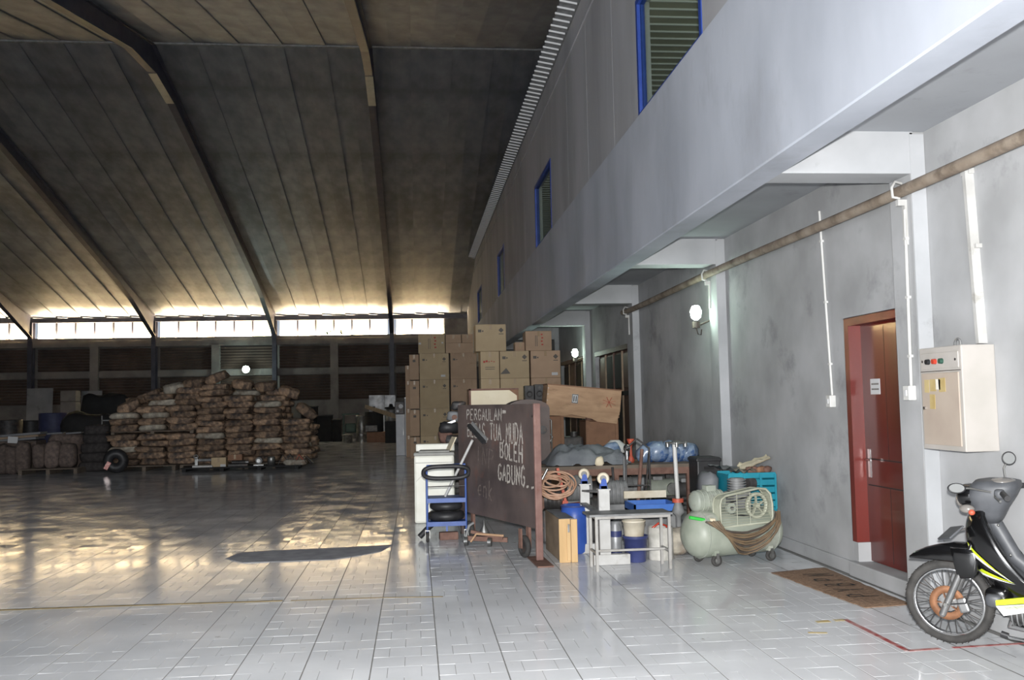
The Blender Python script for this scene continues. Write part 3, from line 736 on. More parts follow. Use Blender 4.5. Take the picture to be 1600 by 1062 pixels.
# loose sacks slumped over the heap
for i, (px, py, a) in enumerate(((204, 634, .5), (238, 618, .4), (274, 606, .25), (306, 598, .1), (342, 589, .45), (378, 600, -.2), (416, 603, .1), (450, 612, -.35), (474, 640, -.9))):
    p = pix(px, py, 26.9 if 210 < px < 465 else 26.2)
    o = bpy.data.objects.new('produce_sack', palesm if i == 2 else sackm[i % 8]); C.objects.link(o)
    o.location = p-Vector((0, 0, .13)); o.scale = (.8, 1.1, 1.5); o.rotation_euler = (.15, -a*.8, rr.uniform(-.3, .3))
    o['label'] = 'slumped net sack lying loose over the heap, '+ordn[i]+' of these loose ones'; o['category'] = 'sack'; o['group'] = 'loose sacks slumped over the heap'
def pallet(loc, w_, d_, label, rz=0, h=.14):
    t = T('pallet', label, 'pallet', loc, rz, 'wooden pallets')
    for i in range(6): P('deck_board', G().box((0, -d_/2+d_*(i+.5)/6, h-.012), (w_, d_/6*.8, .022)), m_pallet, t)
    for i in range(3):
        P('stringer', G().box((-w_/2+.05+(w_-.1)*i/2, 0, h/2-.012), (.09, d_, h-.026)), m_pallet, t)
    return t
for i, x in enumerate((-7.05, -5.35, -3.75)):
    pallet((x, 26.45, 0), 1.6 if i < 2 else 1.5, 1.75, ['left pallet under the sack heap', 'middle pallet under the sack heap', 'right pallet under the sack heap'][i])
pallet((-6.88, 26.2, .15+5*LH+.002), 2.1, .95, 'dark pallet between the two tiers of sacks at left', 0, .085)

# machines and small cartons in front of the heap
t = T('pallet', 'low dark pallet with machine parts in front of the sack heap', 'pallet', (-4.45, 25.15, 0), 0, 'wooden pallets')
for i in range(4): P('deck_board', G().box((0, -.3+.2*i, .085), (3.0, .15, .03)), m_dark, t)
for i in range(4): P('stringer', G().box((-1.4+.93*i, 0, .035), (.1, .8, .07)), m_dark, t)
Yk = 25.0
def bx(px0, px1, py0, py1, Y): a = pix(px0, py1, Y); b = pix(px1, py0, Y); return a, b
a, b = bx(331, 354, 711, 726, Yk)
carton(((a.x+b.x)/2, Yk-.08, .102), (b.x-a.x, .3, b.z-a.z), 'small open carton with white label in front of the heap', 'small cartons before the heap', m_box, ('sticker',))
a, b = bx(374, 395, 709, 718, Yk)
t = T('grinder_motor', 'small motor carrying a flat orange-brown carton in front of the heap', 'machine', (-4.55, Yk+.05, .1))
P('base', G().box((0, 0, .03), (.5, .3, .06), None, .01), m_dkmetal, t); P('body', G().cyl((-.17, 0, .1), (.17, 0, .1), .05), m_dkmetal, t); P('end_bell', G().cyl((.17, 0, .1), (.25, 0, .1), .04), m_metal, t)
carton((-4.62, Yk-.1, .256), (.36, .28, .15), 'flat orange-brown carton resting on a small motor before the heap', 'small cartons before the heap', m_woodred)
t = T('bench_machine', 'grey and white bench machine at the left end of the dark pallet', 'machine', (pix(318, 720, Yk).x, Yk, .1))
P('base', G().box((0, 0, .025), (.5, .3, .05), None, .01), m_whitepaint, t); P('column', G().box((-.17, 0, .15), (.08, .12, .24), None, .01), m_metal, t); P('arm', G().box((.02, 0, .18), (.42, .09, .06), None, .01), m_greymetal, t); P('wheel', G().torus((-.17, -.08, .27), .05, .012, (0, 1, 0), 16, 6), m_metal, t)
g = G().lathe([(.0, 0), (.1, 0), (.1, .2), (.085, .23), (.0, .235)], 16)
TM('tin_can', g, m_metal, 'silver tin can standing on the dark pallet before the heap', 'can', (pix(424, 715, Yk).x, Yk, .1))
t = T('small_pump', 'small grey pump with flange between flat carton and tin can', 'machine', (pix(405, 720, Yk).x, Yk, .1))
P('base', G().box((0, 0, .02), (.26, .22, .04), None, .008), m_metal, t); P('housing', G().cyl((0, -.06, .13), (0, .08, .13), .085), m_greymetal, t); P('flange', G().cyl((0, -.1, .13), (0, -.06, .13), .05), m_metal, t)
t = T('scrap_bundle', 'tangle of dark wires and rags at the right end of the dark pallet', 'scrap', (pix(455, 722, Yk).x, Yk, .1))
for i in range(9):
    a = rr.uniform(-.5, .4); P('wire', G().tube([(a, rr.uniform(-.12, .12), .02), (a+.12, rr.uniform(-.12, .12), rr.uniform(.1, .3)), (a+.3, rr.uniform(-.12, .12), .04)], .012, 5), [m_metal, m_hoseblack, m_orange, m_dkmetal][i % 4], t)
P('rag', G().lump((.1, 0, .06), (.6, .25, .14), 3), m_sackpale, t)

# ------------------------------------------------------------------ dark stores at the left
def upsack(px, py0, Y, w_, h_, lab, z0=.14, mt=None):
    x = pix(px, 700, Y).x
    g = G().lump((0, 0, h_/2), (w_, .4, h_), px*.37, 12, 9, .5, .08)
    TM('upright_sack', g, mt or m_sackdark, lab, 'sack', (x, Y, z0), rr.uniform(-.1, .1), 'dark sacks standing at the left')
for i, (px, w_, h_) in enumerate(((3, .37, .78), (20, .31, .72), (37, .36, .82))): upsack(px, 700, 25.9, w_, h_, 'dark upright sack on the left-hand store, '+ordn[i]+' from the frame edge', .0)
for i, (px, w_, h_) in enumerate(((63, .33, .62), (84, .36, .70), (107, .42, .64))): upsack(px, 700, 25.7, w_, h_, ['left', 'middle', 'right'][i]+' dark sack standing on the pallet left of the tyre')
pallet((pix(85, 735, 25.8).x, 25.8, 0), 1.45, .9, 'dark wooden pallet carrying three upright sacks at the left')
# bench of pale planks behind the sacks
t = T('plank_stack', 'stack of pale planks lying on dark crates behind the left sacks', 'planks', (pix(28, 672, 26.6).x, 26.6, 0))
P('crate', G().box((0, 0, .42), (1.2, .7, .84), None, .02), m_sackdark, t)
for i in range(3): P('plank', G().box((.03*i, .0, .87+.065*i), (1.15+.03*i, .6-.05*i, .055), (0, -.06, 0)), m_greywood if i == 1 else m_greyboard, t)
TM('paper_sign', G().box((0, 0, 0), (.25, .01, .17), (0, .08, 0), .004), m_label, 'white card hanging on the front of the left plank stack', 'card', pix(20, 687, 26.2))
t = T('dark_bale', 'long dark bale with pale strips behind the pallet of sacks', 'bale', (pix(105, 680, 27.2).x, 27.2, 0))
P('bale', G().lump((0, 0, .5), (.95, .6, 1.0), 4.4, 14, 9, .45, .06), m_sackdark, t)
for i in range(2): P('strip', G().box((-.25+.5*i, -.1, 1.0), (.4, .3, .04), (0, -.05, 0)), m_greyboard, t)
for i, (px, Y, r, h, lab, mt) in enumerate(((14, 33, .42, 1.35, 'dark drum at the left edge behind the planks', m_dkmetal), (48, 34.2, .4, 1.3, 'black drum between the edge drum and the blue one', m_rubber), (84, 32.5, .45, 1.55, 'dark blue drum standing before the big grey sheet', m_darkblue))):
    x = pix(px, 650, Y).x
    g = G().lathe([(r*.97, 0), (r, .03), (r, h*.33), (r*1.02, h*.345), (r, h*.36), (r, h*.66), (r*1.02, h*.675), (r, h*.69), (r, h-.03), (r*.97, h), (r*.9, h-.02), (0, h-.02)], 22)
    TM('drum', g, mt, lab, 'drum', (x, Y, 0), 0, 'drums at the left')
for px0, px1, py0, py1, Y, lab, mt in ((41, 82, 606, 642, 44.5, 'big grey sheet leaning on the back wall behind the blue drum', m_greyboard), (126, 159, 610, 632, 44.6, 'smaller grey sheet leaning on the back wall right of the boxes', m_greyboard)):
    a = pix(px0, py1, Y); b = pix(px1, py0, Y); zc = b.z
    TM('leaning_sheet', G().box((0, 0, zc/2), (b.x-a.x, .03, zc), (-.06, .0, 0), .005), mt, lab, 'sheet', ((a.x+b.x)/2, Y, 0), 0, 'grey sheets along the back wall')
for i, (py0, py1) in enumerate(((627, 643), (610, 625))):
    a = pix(98, py1, 43.5); b = pix(122, py0, 43.5); z0 = 0 if i == 0 else b0
    b0 = b.z if i == 0 else b0
    TM('storage_box', G().box((0, 0, (b.z-z0)/2), (b.x-a.x, .6, b.z-z0-.02), None, .02), m_backconc, ['lower grey box', 'upper grey box'][i]+' beside the big grey sheet at the back wall', 'box', ((a.x+b.x)/2, 43.5, z0), 0, 'grey boxes along the back wall')
x = pix(181, 712, 25.2).x
t = T('stacked_tyre', 'fat black tyre leaning beside the sack heap at its left end', 'tyre', (x, 25.2, .0), .3)
P('tyre', G().torus((0, 0, .31), .185, .125, (.15, 1, .1), 30, 12), m_rubber, t); P('tag', G().box((-.2, -.15, .2), (.10, .01, .2), (0, .5, 0)), m_redlens, t)
for i in range(5):
    TM('folded_sack', G().lump((0, 0, .13), (.78-.03*i, .5, .27), 7+i*1.3, 14, 8, .5, .08), m_sackblack, 'dark folded sack, '+ordn[i]+' from floor in the stack beside the tyre', 'sack', (pix(148, 700, 26.2).x+.02*i, 26.2, .24*i), 0, 'dark folded sacks beside the tyre')
t = T('metal_rack', 'thin pale metal rack frame behind the left end of the sack heap', 'rack', (pix(173, 690, 29).x, 29, 0))
for sx in (-.25, .2): P('rack_leg', G().box((sx, 0, .72), (.03, .03, 1.44)), m_greymetal, t)
P('rack_rail', G().box((-.02, 0, 1.3), (.48, .03, .035)), m_greymetal, t); P('rack_rail', G().box((-.02, 0, .5), (.48, .03, .035)), m_greymetal, t)
for i, (px, py, w_, h_, Y, lab) in enumerate(((140, 660, 1.6, 1.5, 31.5, 'dark tarpaulin heap behind the stack of folded sacks'), (172, 625, 2.0, 2.2, 37, 'tall dark heap of nets at the back left of the sacks'))):
    TM('covered_heap', G().lump((0, 0, h_/2), (w_, 1.1, h_), 3.3*i+2, 18, 12, .55, .14), m_dark, lab, 'heap', (pix(px, py, Y).x, Y, 0))

# ------------------------------------------------------------------ far centre, before the back wall
for i, (px, w_, h_) in enumerate(((484, .7, 1.55), (508, .66, 1.15), (527, .4, .95))):
    t = T('black_chest', ['tall black chest at the right end of the sack heap', 'wide black chest against the back wall', 'low black chest beside the green machine'][i], 'chest', (pix(px, 670, 43.8-i*.3).x, 43.8-i*.3, 0))
    P('body', G().box((0, 0, h_/2), (w_, .7, h_), None, .03), m_dark, t); P('lid', G().box((0, 0, h_+.02), (w_+.03, .73, .05), None, .015), m_rubber, t)
t = T('green_machine', 'dark green machine frame behind the small silver pot', 'machine', (pix(548, 675, 42.6).x, 42.6, 0))
for sx in (-.3, .3):
    for sy in (-.2, .2): P('leg', G().box((sx, sy, .6), (.06, .06, 1.2)), m_darkgreen, t)
P('top', G().box((0, 0, 1.2), (.75, .5, .06), None, .01), m_darkgreen, t); P('gearbox', G().box((0, 0, .6), (.45, .36, .4), None, .04), m_darkgreen, t)
g = G().lathe([(.2, 0), (.22, .02), (.22, .3), (.24, .31), (.24, .34), (.1, .37), (0, .38)], 18)
TM('pot', g, m_metal, 'small silver pot on the floor left of the tall silver drum', 'pot', (pix(543, 686, 41.4).x, 41.4, 0))
t = T('silver_drum', 'tall silver metal drum standing before the back wall', 'drum', (pix(565, 690, 42).x, 42.2, 0))
P('drum_body', G().lathe([(.26, 0), (.26, .2), (.27, .22), (.25, .24), (.25, 1.05), (.27, 1.08), (.24, 1.15), (0, 1.16)], 22), m_metal, t); P('collar', G().torus((0, 0, .35), .255, .02), m_metal, t); P('tap', G().cyl((0, -.24, .3), (0, -.36, .3), .05), m_metal, t)
t = T('dark_tank', 'dark bulky tank unit on a brown crate right of the silver drum', 'tank', (pix(592, 690, 41).x, 41.2, 0))
P('base', G().box((.25, 0, .22), (1.5, .7, .44), None, .02), m_woodred, t); P('tank', G().cyl((-.2, 0, .44), (-.2, 0, 1.3), .4), m_dark, t); P('valve', G().box((-.2, 0, 1.4), (.1, .1, .25)), m_dark, t); P('gauge_box', G().box((-.3, -.4, .6), (.5, .12, .25), None, .02), m_greymetal, t)
Yq = 43.6
for i, (px0, px1, py0, py1, lab) in enumerate(((577, 600.5, 617, 652, 'left shiny metal sheet panel standing right of the silver drum'), (601.5, 618, 617, 664, 'right shiny metal sheet panel beside the grey-white cabinet'))):
    a = pix(px0, py1, Yq); b = pix(px1, py0, Yq)
    TM('metal_sheet', G().box((0, 0, b.z/2), (b.x-a.x, .02, b.z), (.0, 0, 0), .003), m_silver, lab, 'sheet', ((a.x+b.x)/2, Yq+.02*i, 0), 0, 'shiny sheets by the cabinet')
t = T('boiler_pot', 'round aluminium boiler with black lid before the shiny sheets', 'boiler', (pix(611, 645, 40).x, 40, 0))
P('stand', G().box((0, 0, .45), (.5, .45, .9), None, .02), m_dark, t); P('boiler_body', G().lathe([(.22, .9), (.25, .95), (.25, 1.35), (.2, 1.42), (0, 1.43)], 20), m_alu, t); P('lid', G().lathe([(.27, 1.42), (.27, 1.48), (.1, 1.5), (.06, 1.62), (0, 1.62)], 18), m_dark, t)
pa, pb = pix(571, 635, 38), pix(618, 650, 31)
t = TM('long_plank', G().bar((0, 0, 0), pb-pa, .05, .14), m_greywood, 'long slanted plank resting across the boiler towards the grey-white cabinet', 'plank', pa)
x0, x1 = pix(619, 700, 29.9).x, pix(633, 700, 29.9).x
t = T('cabinet', 'tall grey-white cabinet standing left of the carton stack', 'cabinet', ((x0+x1)/2, 30.2, 0))
hh = pix(626, 647, 29.9).z
P('body', G().box((0, .0, hh/2), (x1-x0, .5, hh), None, .01), m_cabinet, t); P('door_panel', G().box((0, -.256, hh/2), ((x1-x0)*.86, .015, hh*.9), None, .004), m_cabinet, t); P('handle', G().box((.09, -.27, .7), (.02, .02, .14)), m_metal, t)
t = T('control_console', 'small machine console with dials on top of the grey-white cabinet', 'machine', ((x0+x1)/2-.02, 30.2, hh))
P('console', G().box((0, 0, .2), (.3, .35, .4), None, .02), m_dkmetal, t); P('dial', G().cyl((.04, -.19, .25), (.04, -.17, .25), .07), m_label, t); P('dial', G().cyl((-.06, -.19, .1), (-.06, -.17, .1), .04), m_label, t)
x0, x1 = pix(633.5, 700, 29.6).x, pix(640.5, 700, 29.6).x; hh2 = pix(636, 622, 29.6).z
t = T('steel_post', 'tall pale steel locker post between cabinet and carton stack', 'locker', ((x0+x1)/2, 29.7, 0))
P('post', G().box((0, 0, hh2/2), (x1-x0, .3, hh2), None, .008), m_cabinet, t); P('cap', G().box((0, 0, hh2+.01), (x1-x0+.02, .32, .03)), m_metal, t)
# flat matt grey patch, a thin slab over the tiles
fpx = [(352, 873), (374, 863), (430, 860), (540, 855), (612, 851), (596, 861), (560, 868), (520, 874), (450, 877), (380, 879)]
fps = [pix_on(a_, b_, Vector((0, 0, 0)), Vector((0, 0, 1))) for a_, b_ in fpx]; n = len(fps)
g = G().add([(q.x, q.y, z) for z in (.0005, .004) for q in fps], [tuple(range(2*n-1, n-1, -1)), tuple(range(n))]+[((i+1) % n, i, n+i, n+(i+1) % n) for i in range(n)])
TM('floor_patch', g, m_patch, 'thin dull grey patch lying flat on the glossy tiles left of the trolley', 'sheet')
# ------------------------------------------------------------------ lamps
def wall_lamp(p, lab, wall, power, s=1):
    t = T('wall_lamp', lab, 'lamp', p, 0, 'lit wall lamps')
    P('bulb', G().lathe([(0, -.11*s), (.045*s, -.1*s), (.075*s, -.03*s), (.06*s, .05*s), (.02*s, .08*s), (0, .085*s)], 14, Matrix.Rotation(PI, 4, 'X')), m_bulb, t)
    P('holder', G().cyl((0, 0, -.18*s), (0, 0, -.1*s), .05*s), m_hoseblack, t)
    P('arm', G().tube([(0, 0, -.16*s), (wall*.5, .01, -.12*s), (wall, .02, -.08*s)], .014*s, 6), m_hoseblack, t)
    P('cord', G().tube([(0, 0, -.18*s), (.02, 0, -.26*s), (.06, 0, -.27*s), (.07, 0, -.2*s)], .008*s, 5), m_hoseblack, t)
    l = bpy.data.lights.new('lamp_light', 'POINT'); lo = bpy.data.objects.new('lamp_light', l); C.objects.link(lo); lo.parent = t
    lo.location = (-.13*s, -.02, .0); l.energy = power; l.color = (.8, 1, .86); l.shadow_soft_size = .06
wall_lamp((3.56, 11.72, 2.67), 'glowing bulb lamp on the near pilaster left of the red door', .2, 12)
wall_lamp((3.60, 21.2, 2.66), 'glowing bulb lamp farther off above the brown double doors', .2, 12)
p = pix(385, 577, 45.6)
t = T('flood_lamp', 'bright flood lamp on the back wall above the sack heap', 'lamp', p)
P('bulb', G().ball((0, -.14, 0), (.17, .12, .17)), m_bulb, t); P('housing', G().box((0, .03, 0), (.26, .12, .22), None, .03), m_dkmetal, t); P('bracket', G().box((0, .3, 0), (.06, .5, .06)), m_dkmetal, t)
l = bpy.data.lights.new('lamp_light', 'POINT'); lo = bpy.data.objects.new('lamp_light', l); C.objects.link(lo); lo.parent = t; lo.location = (0, -.5, 0); l.energy = 60; l.color = (.8, 1, .92); l.shadow_soft_size = .1

# ------------------------------------------------------------------ conduits, switches, electric box
for i, (y, z1, y1, z0, px0, lab) in enumerate(((8.58, 3.35, 8.47, 1.60, 0, 'white conduit and switch box on the wall left of the red door'), (6.80, 3.0, 6.83, 1.66, 1, 'white conduit and switch box on the pilaster right of the red door'))):
    xx = XW if i == 0 else XW-.12
    t = T('switch_conduit', lab, 'switch', (xx, y1, 0))
    P('conduit', G().cyl((-.014, y-y1, z1), (-.014, 0, z0), .012, None, 8), m_white, t)
    for k in range(3): P('clip', G().box((-.012, (y-y1)*(k+.5)/3, z0+(z1-z0)*(k+.5)/3), (.03, .04, .02)), m_white, t)
    P('switch_box', G().box((-.03, 0, z0-.055), (.06, .09, .11), None, .008), m_white, t)
    P('rocker', G().box((-.063, 0, z0-.055), (.008, .03, .045), None, .002), m_label, t)
t = T('cable_trunking', 'white cable trunking leaning down the wall to the electric box', 'trunking', (XW, 6.13, 0))
P('trunking', G().bar((-.018, .0, 3.14), (-.018, -.06, 1.93), .09, .035), m_whitepaint, t)
P('end_cap', G().box((-.02, 0.02, 3.13), (.04, .11, .04), None, .005), m_whitepaint, t)
P('joint_clip', G().box((-.02, -.025, 2.6), (.045, .10, .03), None, .004), m_whitepaint, t)
t = T('electric_box', 'cream metal electric box with yellowed notes on the wall above motorcycle', 'electric box', (XW, 6.24, 1.205))
bd, hw, hh = .24, .262, .715
P('case', G().box2((-bd, -hw, 0), (0, hw, hh), .008), m_creamside, t)
P('control_panel', G().box2((-bd-.006, -hw+.03, .565), (-bd+.002, hw-.03, .675), .003), m_creamside, t)
dr = P('box_door', G().box2((-bd-.008, -hw+.035, .035), (-bd+.002, hw-.03, .535), .004), m_cream, t)
for y, z, a, b in ((.165, .445, .04, .075), (.085, .45, .05, .07), (-.03, .45, .055, .08), (.10, .335, .045, .085), (.02, .455, .04, .06)):
    P('note', G().box((-bd-.0095, y, z), (.002, a*1.5, b*1.2), (rr.uniform(-.08, .08), 0, 0)), m_note if y != .02 else m_paper, dr)
P('lock', G().cyl((-bd-.02, .2, .29), (-bd, .2, .29), .012, None, 10), m_chrome, dr)
for k, mt in enumerate((m_black, m_redlens, m_darkgreen)): P('knob', G().cyl((-bd-.03, .13-.085*k, .615), (-bd-.004, .13-.085*k, .615), .018, .02, 12), mt, t)
for y in (.215, -.2): P('screw', G().cyl((-bd-.009, y, .62), (-bd-.004, y, .62), .009, None, 8), m_dkmetal, t)
P('mounting_eye', G().torus((-.1, -.0, hh+.02), .035, .008, (1, 0, 0), 14, 6), m_greymetal, t)
P('case_seam', G().box2((-bd-.002, -hw+.01, .545), (-bd+.002, hw-.01, .55)), m_dkmetal, t)
# coir mat with stencilled letters
cr = [(3.19, 8.45), (3.76, 8.60), (3.715, 6.97), (3.33, 6.92)]
g = G(); N_ = 26; vs = []
for i in range(N_+1):
    for j in range(9):
        u, v = j/8, i/N_
        p = Vector(cr[0]).lerp(Vector(cr[1]), u).lerp(Vector(cr[3]).lerp(Vector(cr[2]), u), v)
        e = .008*rr.uniform(-1, 1) if (j in (0, 8) or i in (0, N_)) else 0
        vs.append((p.x+e, p.y+e, .018+.003*rr.uniform(-1, 1) if not (j in (0, 8) or i in (0, N_)) else .006))
g.add(vs, [(i*9+j, (i+1)*9+j, (i+1)*9+j+1, i*9+j+1) for i in range(N_) for j in range(8)], True)
vs2 = [(v[0], v[1], .001) for v in vs]; g.add(vs2, [(i*9+j, i*9+j+1, (i+1)*9+j+1, (i+1)*9+j) for i in range(N_) for j in range(8)])
per = [j for j in range(9)]+[i*9+8 for i in range(1, N_+1)]+[N_*9+j for j in range(7, -1, -1)]+[i*9 for i in range(N_-1, 0, -1)]
o0 = len(g.v); allv = [vs[i] for i in per]+[vs2[i] for i in per]; k = len(per)
g.add(allv, [(i, (i+1) % k, k+(i+1) % k, k+i) for i in range(k)])
mt_ = TM('door_mat', g, m_coir, 'brown coir mat with black stencilled letters before the red door', 'mat')
g = G()
for i, (ch, yy) in enumerate((('P', 7.28), ('Y', 7.5), ('B', 7.72), ('P', 7.95), ('N', 8.17))):
    write(g, ch, lambda u, v, y0=yy, xx=3.36+.0*i: Vector((3.62-.24*v-.03*(8-y0), y0-.06+.13*u, .0235)),   .02, .02)
P('stencil_letters', g, m_dark, mt_)
# ------------------------------------------------------------------ sign board cart
P0 = Vector((1.20, 9.5, 0)); P1 = Vector((.50, 11.4, 0)); dv = (P1-P0).normalized(); LB = (P1-P0).length
nv = Vector((-dv.y, dv.x, 0))
if nv.y > 0: nv = -nv                         # towards the photographer
ang = math.atan2(dv.y, dv.x)
t = T('sign_board', 'dark steel sheet cart standing on edge, chalk lettering PERGAULAN BEBAS', 'sign board', P0, ang)
Rl = Matrix.Rotation(-ang, 3, 'Z'); loc = lambda v: Rl @ (Vector(v)-P0)
sn = (Rl @ nv).y                               # local side of the written face
P('steel_sheet', G().box((LB/2, 0, .95), (LB, .012, 1.25), None, .004), m_sign, t)
P('sheet_lip', G().box((LB/2, -sn*.03, 1.565), (LB, .06, .014)), m_sign, t); P('sheet_lip', G().box((LB/2, -sn*.03, .33), (LB, .06, .014)), m_sign, t)
g = G(); prof = [(-.03, 0), (.03, 0), (.03, 1.55), (.015, 1.585), (-.03, 1.6)]
g.box((-.012, 0, .8), (.03, .075, 1.56), None, .01)
P('end_post', g, m_signframe, t)
P('foot_plate', G().box((-.02, 0, .008), (.16, .62, .014), (0, 0, -ang+.05)), m_rust, t)
P('far_post', G().box((LB-.02, -sn*.03, .8), (.04, .05, 1.5)), m_sign, t)
def quad(TL, TR, BR, BL):
    c = [pix_on(x, y, P0+nv*.0085, nv) for x, y in (TL, TR, BR, BL)]
    return lambda u, v: loc((c[3].lerp(c[2], u)).lerp(c[0].lerp(c[1], u), v))
for nm_, tx, q, wd, mm in (('chalk_lettering', 'PERGAULAN', ((729, 640), (785, 638), (785, 657), (729, 655.5)), .013, m_chalk),
                      ('chalk_lettering', '=', ((784, 638), (792, 638), (792, 650), (784, 649)), .014, m_chalk),
                      ('chalk_lettering', 'BEBAS.TUA,MUDA', ((730, 662), (818, 661), (818, 694), (730, 681)), .016, m_chalk),
                      ('chalk_lettering', 'BOLEH', ((781, 691), (818, 695), (818, 724), (781, 714)), .019, m_chalk),
                      ('chalk_lettering', 'GABUNG..', ((778, 725), (837, 730), (837, 764), (778, 749)), .019, m_chalk),
                      ('faint_lettering', 'INP', ((744, 697), (774, 703), (772, 738), (744, 720)), .012, m_chalkfaint),
                      ('faint_lettering', 'enk', ((746, 748), (772, 751), (771, 783), (746, 772)), .012, m_chalkfaint)):
    sub(P(nm_, write(G(), tx, quad(*q), wd*1.35, .03), mm, t))
# running gear
g = G().torus((.32, sn*.0, .115), .085, .03, (0, 1, 0), 24, 10); P('wheel', g, m_tyre, t)
P('wheel_disc', G().cyl((.32, -.02, .115), (.32, .02, .115), .07), m_dkmetal, t)
P('axle_bracket', G().box((.32, -sn*.05, .22), (.06, .03, .24)).box((.32, sn*.045, .2), (.05, .02, .2)), m_rust, t)
P('wheel', G().torus((1.75, 0, .115), .085, .03, (0, 1, 0), 24, 10), m_tyre, t); P('axle_bracket', G().box((1.75, -sn*.05, .22), (.06, .03, .24)), m_rust, t)
P('bolt', G().cyl((.05, sn*.02, 1.45), (.05, sn*.008, 1.45), .012, None, 8), m_dkmetal, t)
# trolley jack under the board
c = pix(765, 845, 10.72); t = T('trolley_jack', 'small rusty trolley jack under the lettered steel sheet', 'jack', (c.x, c.y, 0), -.3)
P('frame', G().bar((-.26, 0, .08), (.2, .03, .06), .05).bar((-.2, -.05, .16), (.16, -.04, .09), .035), m_rust, t)
P('cap', G().lathe([(.06, 0), (.06, .03), (.02, .1), (.018, .16), (0, .165)], 14, Matrix.Translation((-.06, 0, .12))), m_metal, t)
for x, y in ((.02, -.08), (-.26, -.03)): P('caster', G().cyl((x-.02, y, .05), (x+.02, y, .05), .05), m_metal, t)
P('lever', G().tube([(-.28, -.02, .06), (-.23, -.02, .22), (-.18, .0, .25)], .018, 6), m_greymetal, t)
P('tie_rod', G().tube([(-.2, -.07, .05), (-.13, -.08, .14), (.18, -.08, .12)], .014, 6), m_wood, t)

# ------------------------------------------------------------------ washing machine
c = pix(680, 820, 12.95)
t = T('washing_machine', 'white top loading washing machine behind the blue trolley', 'washing machine', (.245, 13.15, 0), -.06)
wz = .905
P('cabinet', G().box((0, 0, wz/2), (.54, .54, wz), None, .03), m_washer, t)
P('top_rim', G().box((0, .0, wz+.012), (.55, .55, .05), None, .02), m_washgrey, t); P('lid', G().box((-.0, -.03, wz+.045), (.42, .40, .025), None, .01), m_washgrey, t)
P('control_ridge', G().box((0, .22, wz+.08), (.54, .11, .11), None, .02), m_washer, t)
P('scuff', G().bar((-.24, -.2725, .56), (-.12, -.2725, .68), .035, .003), m_washgrey, t)
P('door_gap', G().box((0, -.271, wz-.10), (.5, .004, .008)), m_washgrey, t)
for x in (-.2, .2):
    P('foot', G().cyl((x, -.2, 0), (x, -.2, .03), .03), m_rubber, t)
P('torn_cover', G().box((.23, -.02, wz+.14), (.015, .24, .2), (0, .45, .25)), m_palewood, t)

# ------------------------------------------------------------------ blue trolley
t = T('hand_trolley', 'blue steel shelf trolley on casters before the washing machine', 'trolley', (.335, 11.12, 0), -.02)
W2, D2 = .225, .42
for x in (-W2, W2):
    P('post', G().tube([(x, 0, .12), (x, 0, .86), (x*.93, 0, .885)], .013, 7), m_cartblue, t)
    P('post', G().box((x, D2, .3), (.022, .022, .36)), m_cartblue, t)
P('handle_bar', G().tube([(-W2, 0, .875), (W2, 0, .885)], .014, 8), m_cartblue, t)
P('cross_rod', G().tube([(-W2, 0, .635), (W2, 0, .64)], .007, 6), m_dkmetal, t)
for z, nm_ in ((.495, 'shelf'), (.225, 'shelf')):
    P(nm_, G().box2((-W2, -.01, z-.035), (W2, D2, z)), m_cartblue, t)
    P('shelf_lip', G().box2((-W2, -.014, z-.045), (W2, -.006, z+.006)), m_cartblue, t)
P('base_brace', G().box2((-.012, .0, .12), (.012, .02, .2)), m_cartblue, t)
for x in (-W2, W2):
    for y in (0, D2):
        cs = P('caster', G().torus((x, y, .06), .042, .018, (1, 0, 0), 18, 8), m_tyre, t); P('fork', G().box((x-.024, y, .09), (.005, .04, .09)).box((x+.024, y, .09), (.005, .04, .09)).box((x, y, .135), (.055, .05, .012)), m_metal, cs)
pts = []
for i in range(40):
    a = 2*PI*i/40; pts.append((-.0+.262*math.copysign(abs(math.cos(a))**.6, math.cos(a)), -.035-.03*math.sin(a), .80+.072*math.copysign(abs(math.sin(a))**.8, math.sin(a))))
TM('rubber_tube', G().tube([Vector(p) for p in pts], .026, 9, True), m_rubber, 'black inner tube looped over the blue trolley handle', 'tube', (.335, 11.12, 0))
for i, (z, R_, r_) in enumerate(((.225, .165, .055), (.345, .145, .05))):
    TM('spare_tyre', G().torus((0, 0, r_), R_, r_, (0, 0, 1), 26, 10), m_rubber, ['lower small black tyre lying on the blue trolley bottom shelf', 'upper small black tyre stacked on the one below in the trolley'][i], 'tyre', (.335, 11.33, z+.002), 0, 'tyres on the blue trolley')
TM('rubber_bar', G().tube([(0, 0, .035), (.1, .03, .13), (.15, .05, .17)], .035, 8), m_rubber, 'short black rubber bar leaning at the trolley left foot', 'bar', (.02, 11.35, 0))
TM('broken_brick', G().box((0, 0, .045), (.22, .1, .09), (0, 0, .1), .01), m_rust, 'rusty block on the floor under the blue trolley', 'block', (.36, 11.3, 0))
# squeegee
pb, pt = pix(667, 824, 11.72), pix(738, 688, 10.86); pb.z = .02
t = T('floor_squeegee', 'long handled floor squeegee leaning head up on the lettered sheet', 'squeegee', pb)
d_ = pt-pb
P('pole', G().tube([d_*.42, d_], .016, 8), m_white, t); P('grip', G().tube([Vector((0, 0, 0)), d_*.42], .015, 8), m_rubber, t)
ha, hb = pix(733, 664, 10.92)-pb, pix(757, 691, 10.62)-pb
P('head', G().bar(ha, hb, .05, .035), m_rubber, t); P('blade', G().bar(ha+Vector((.03, -.01, .02)), hb+Vector((.03, -.01, .02)), .012, .05), m_greymetal, t)

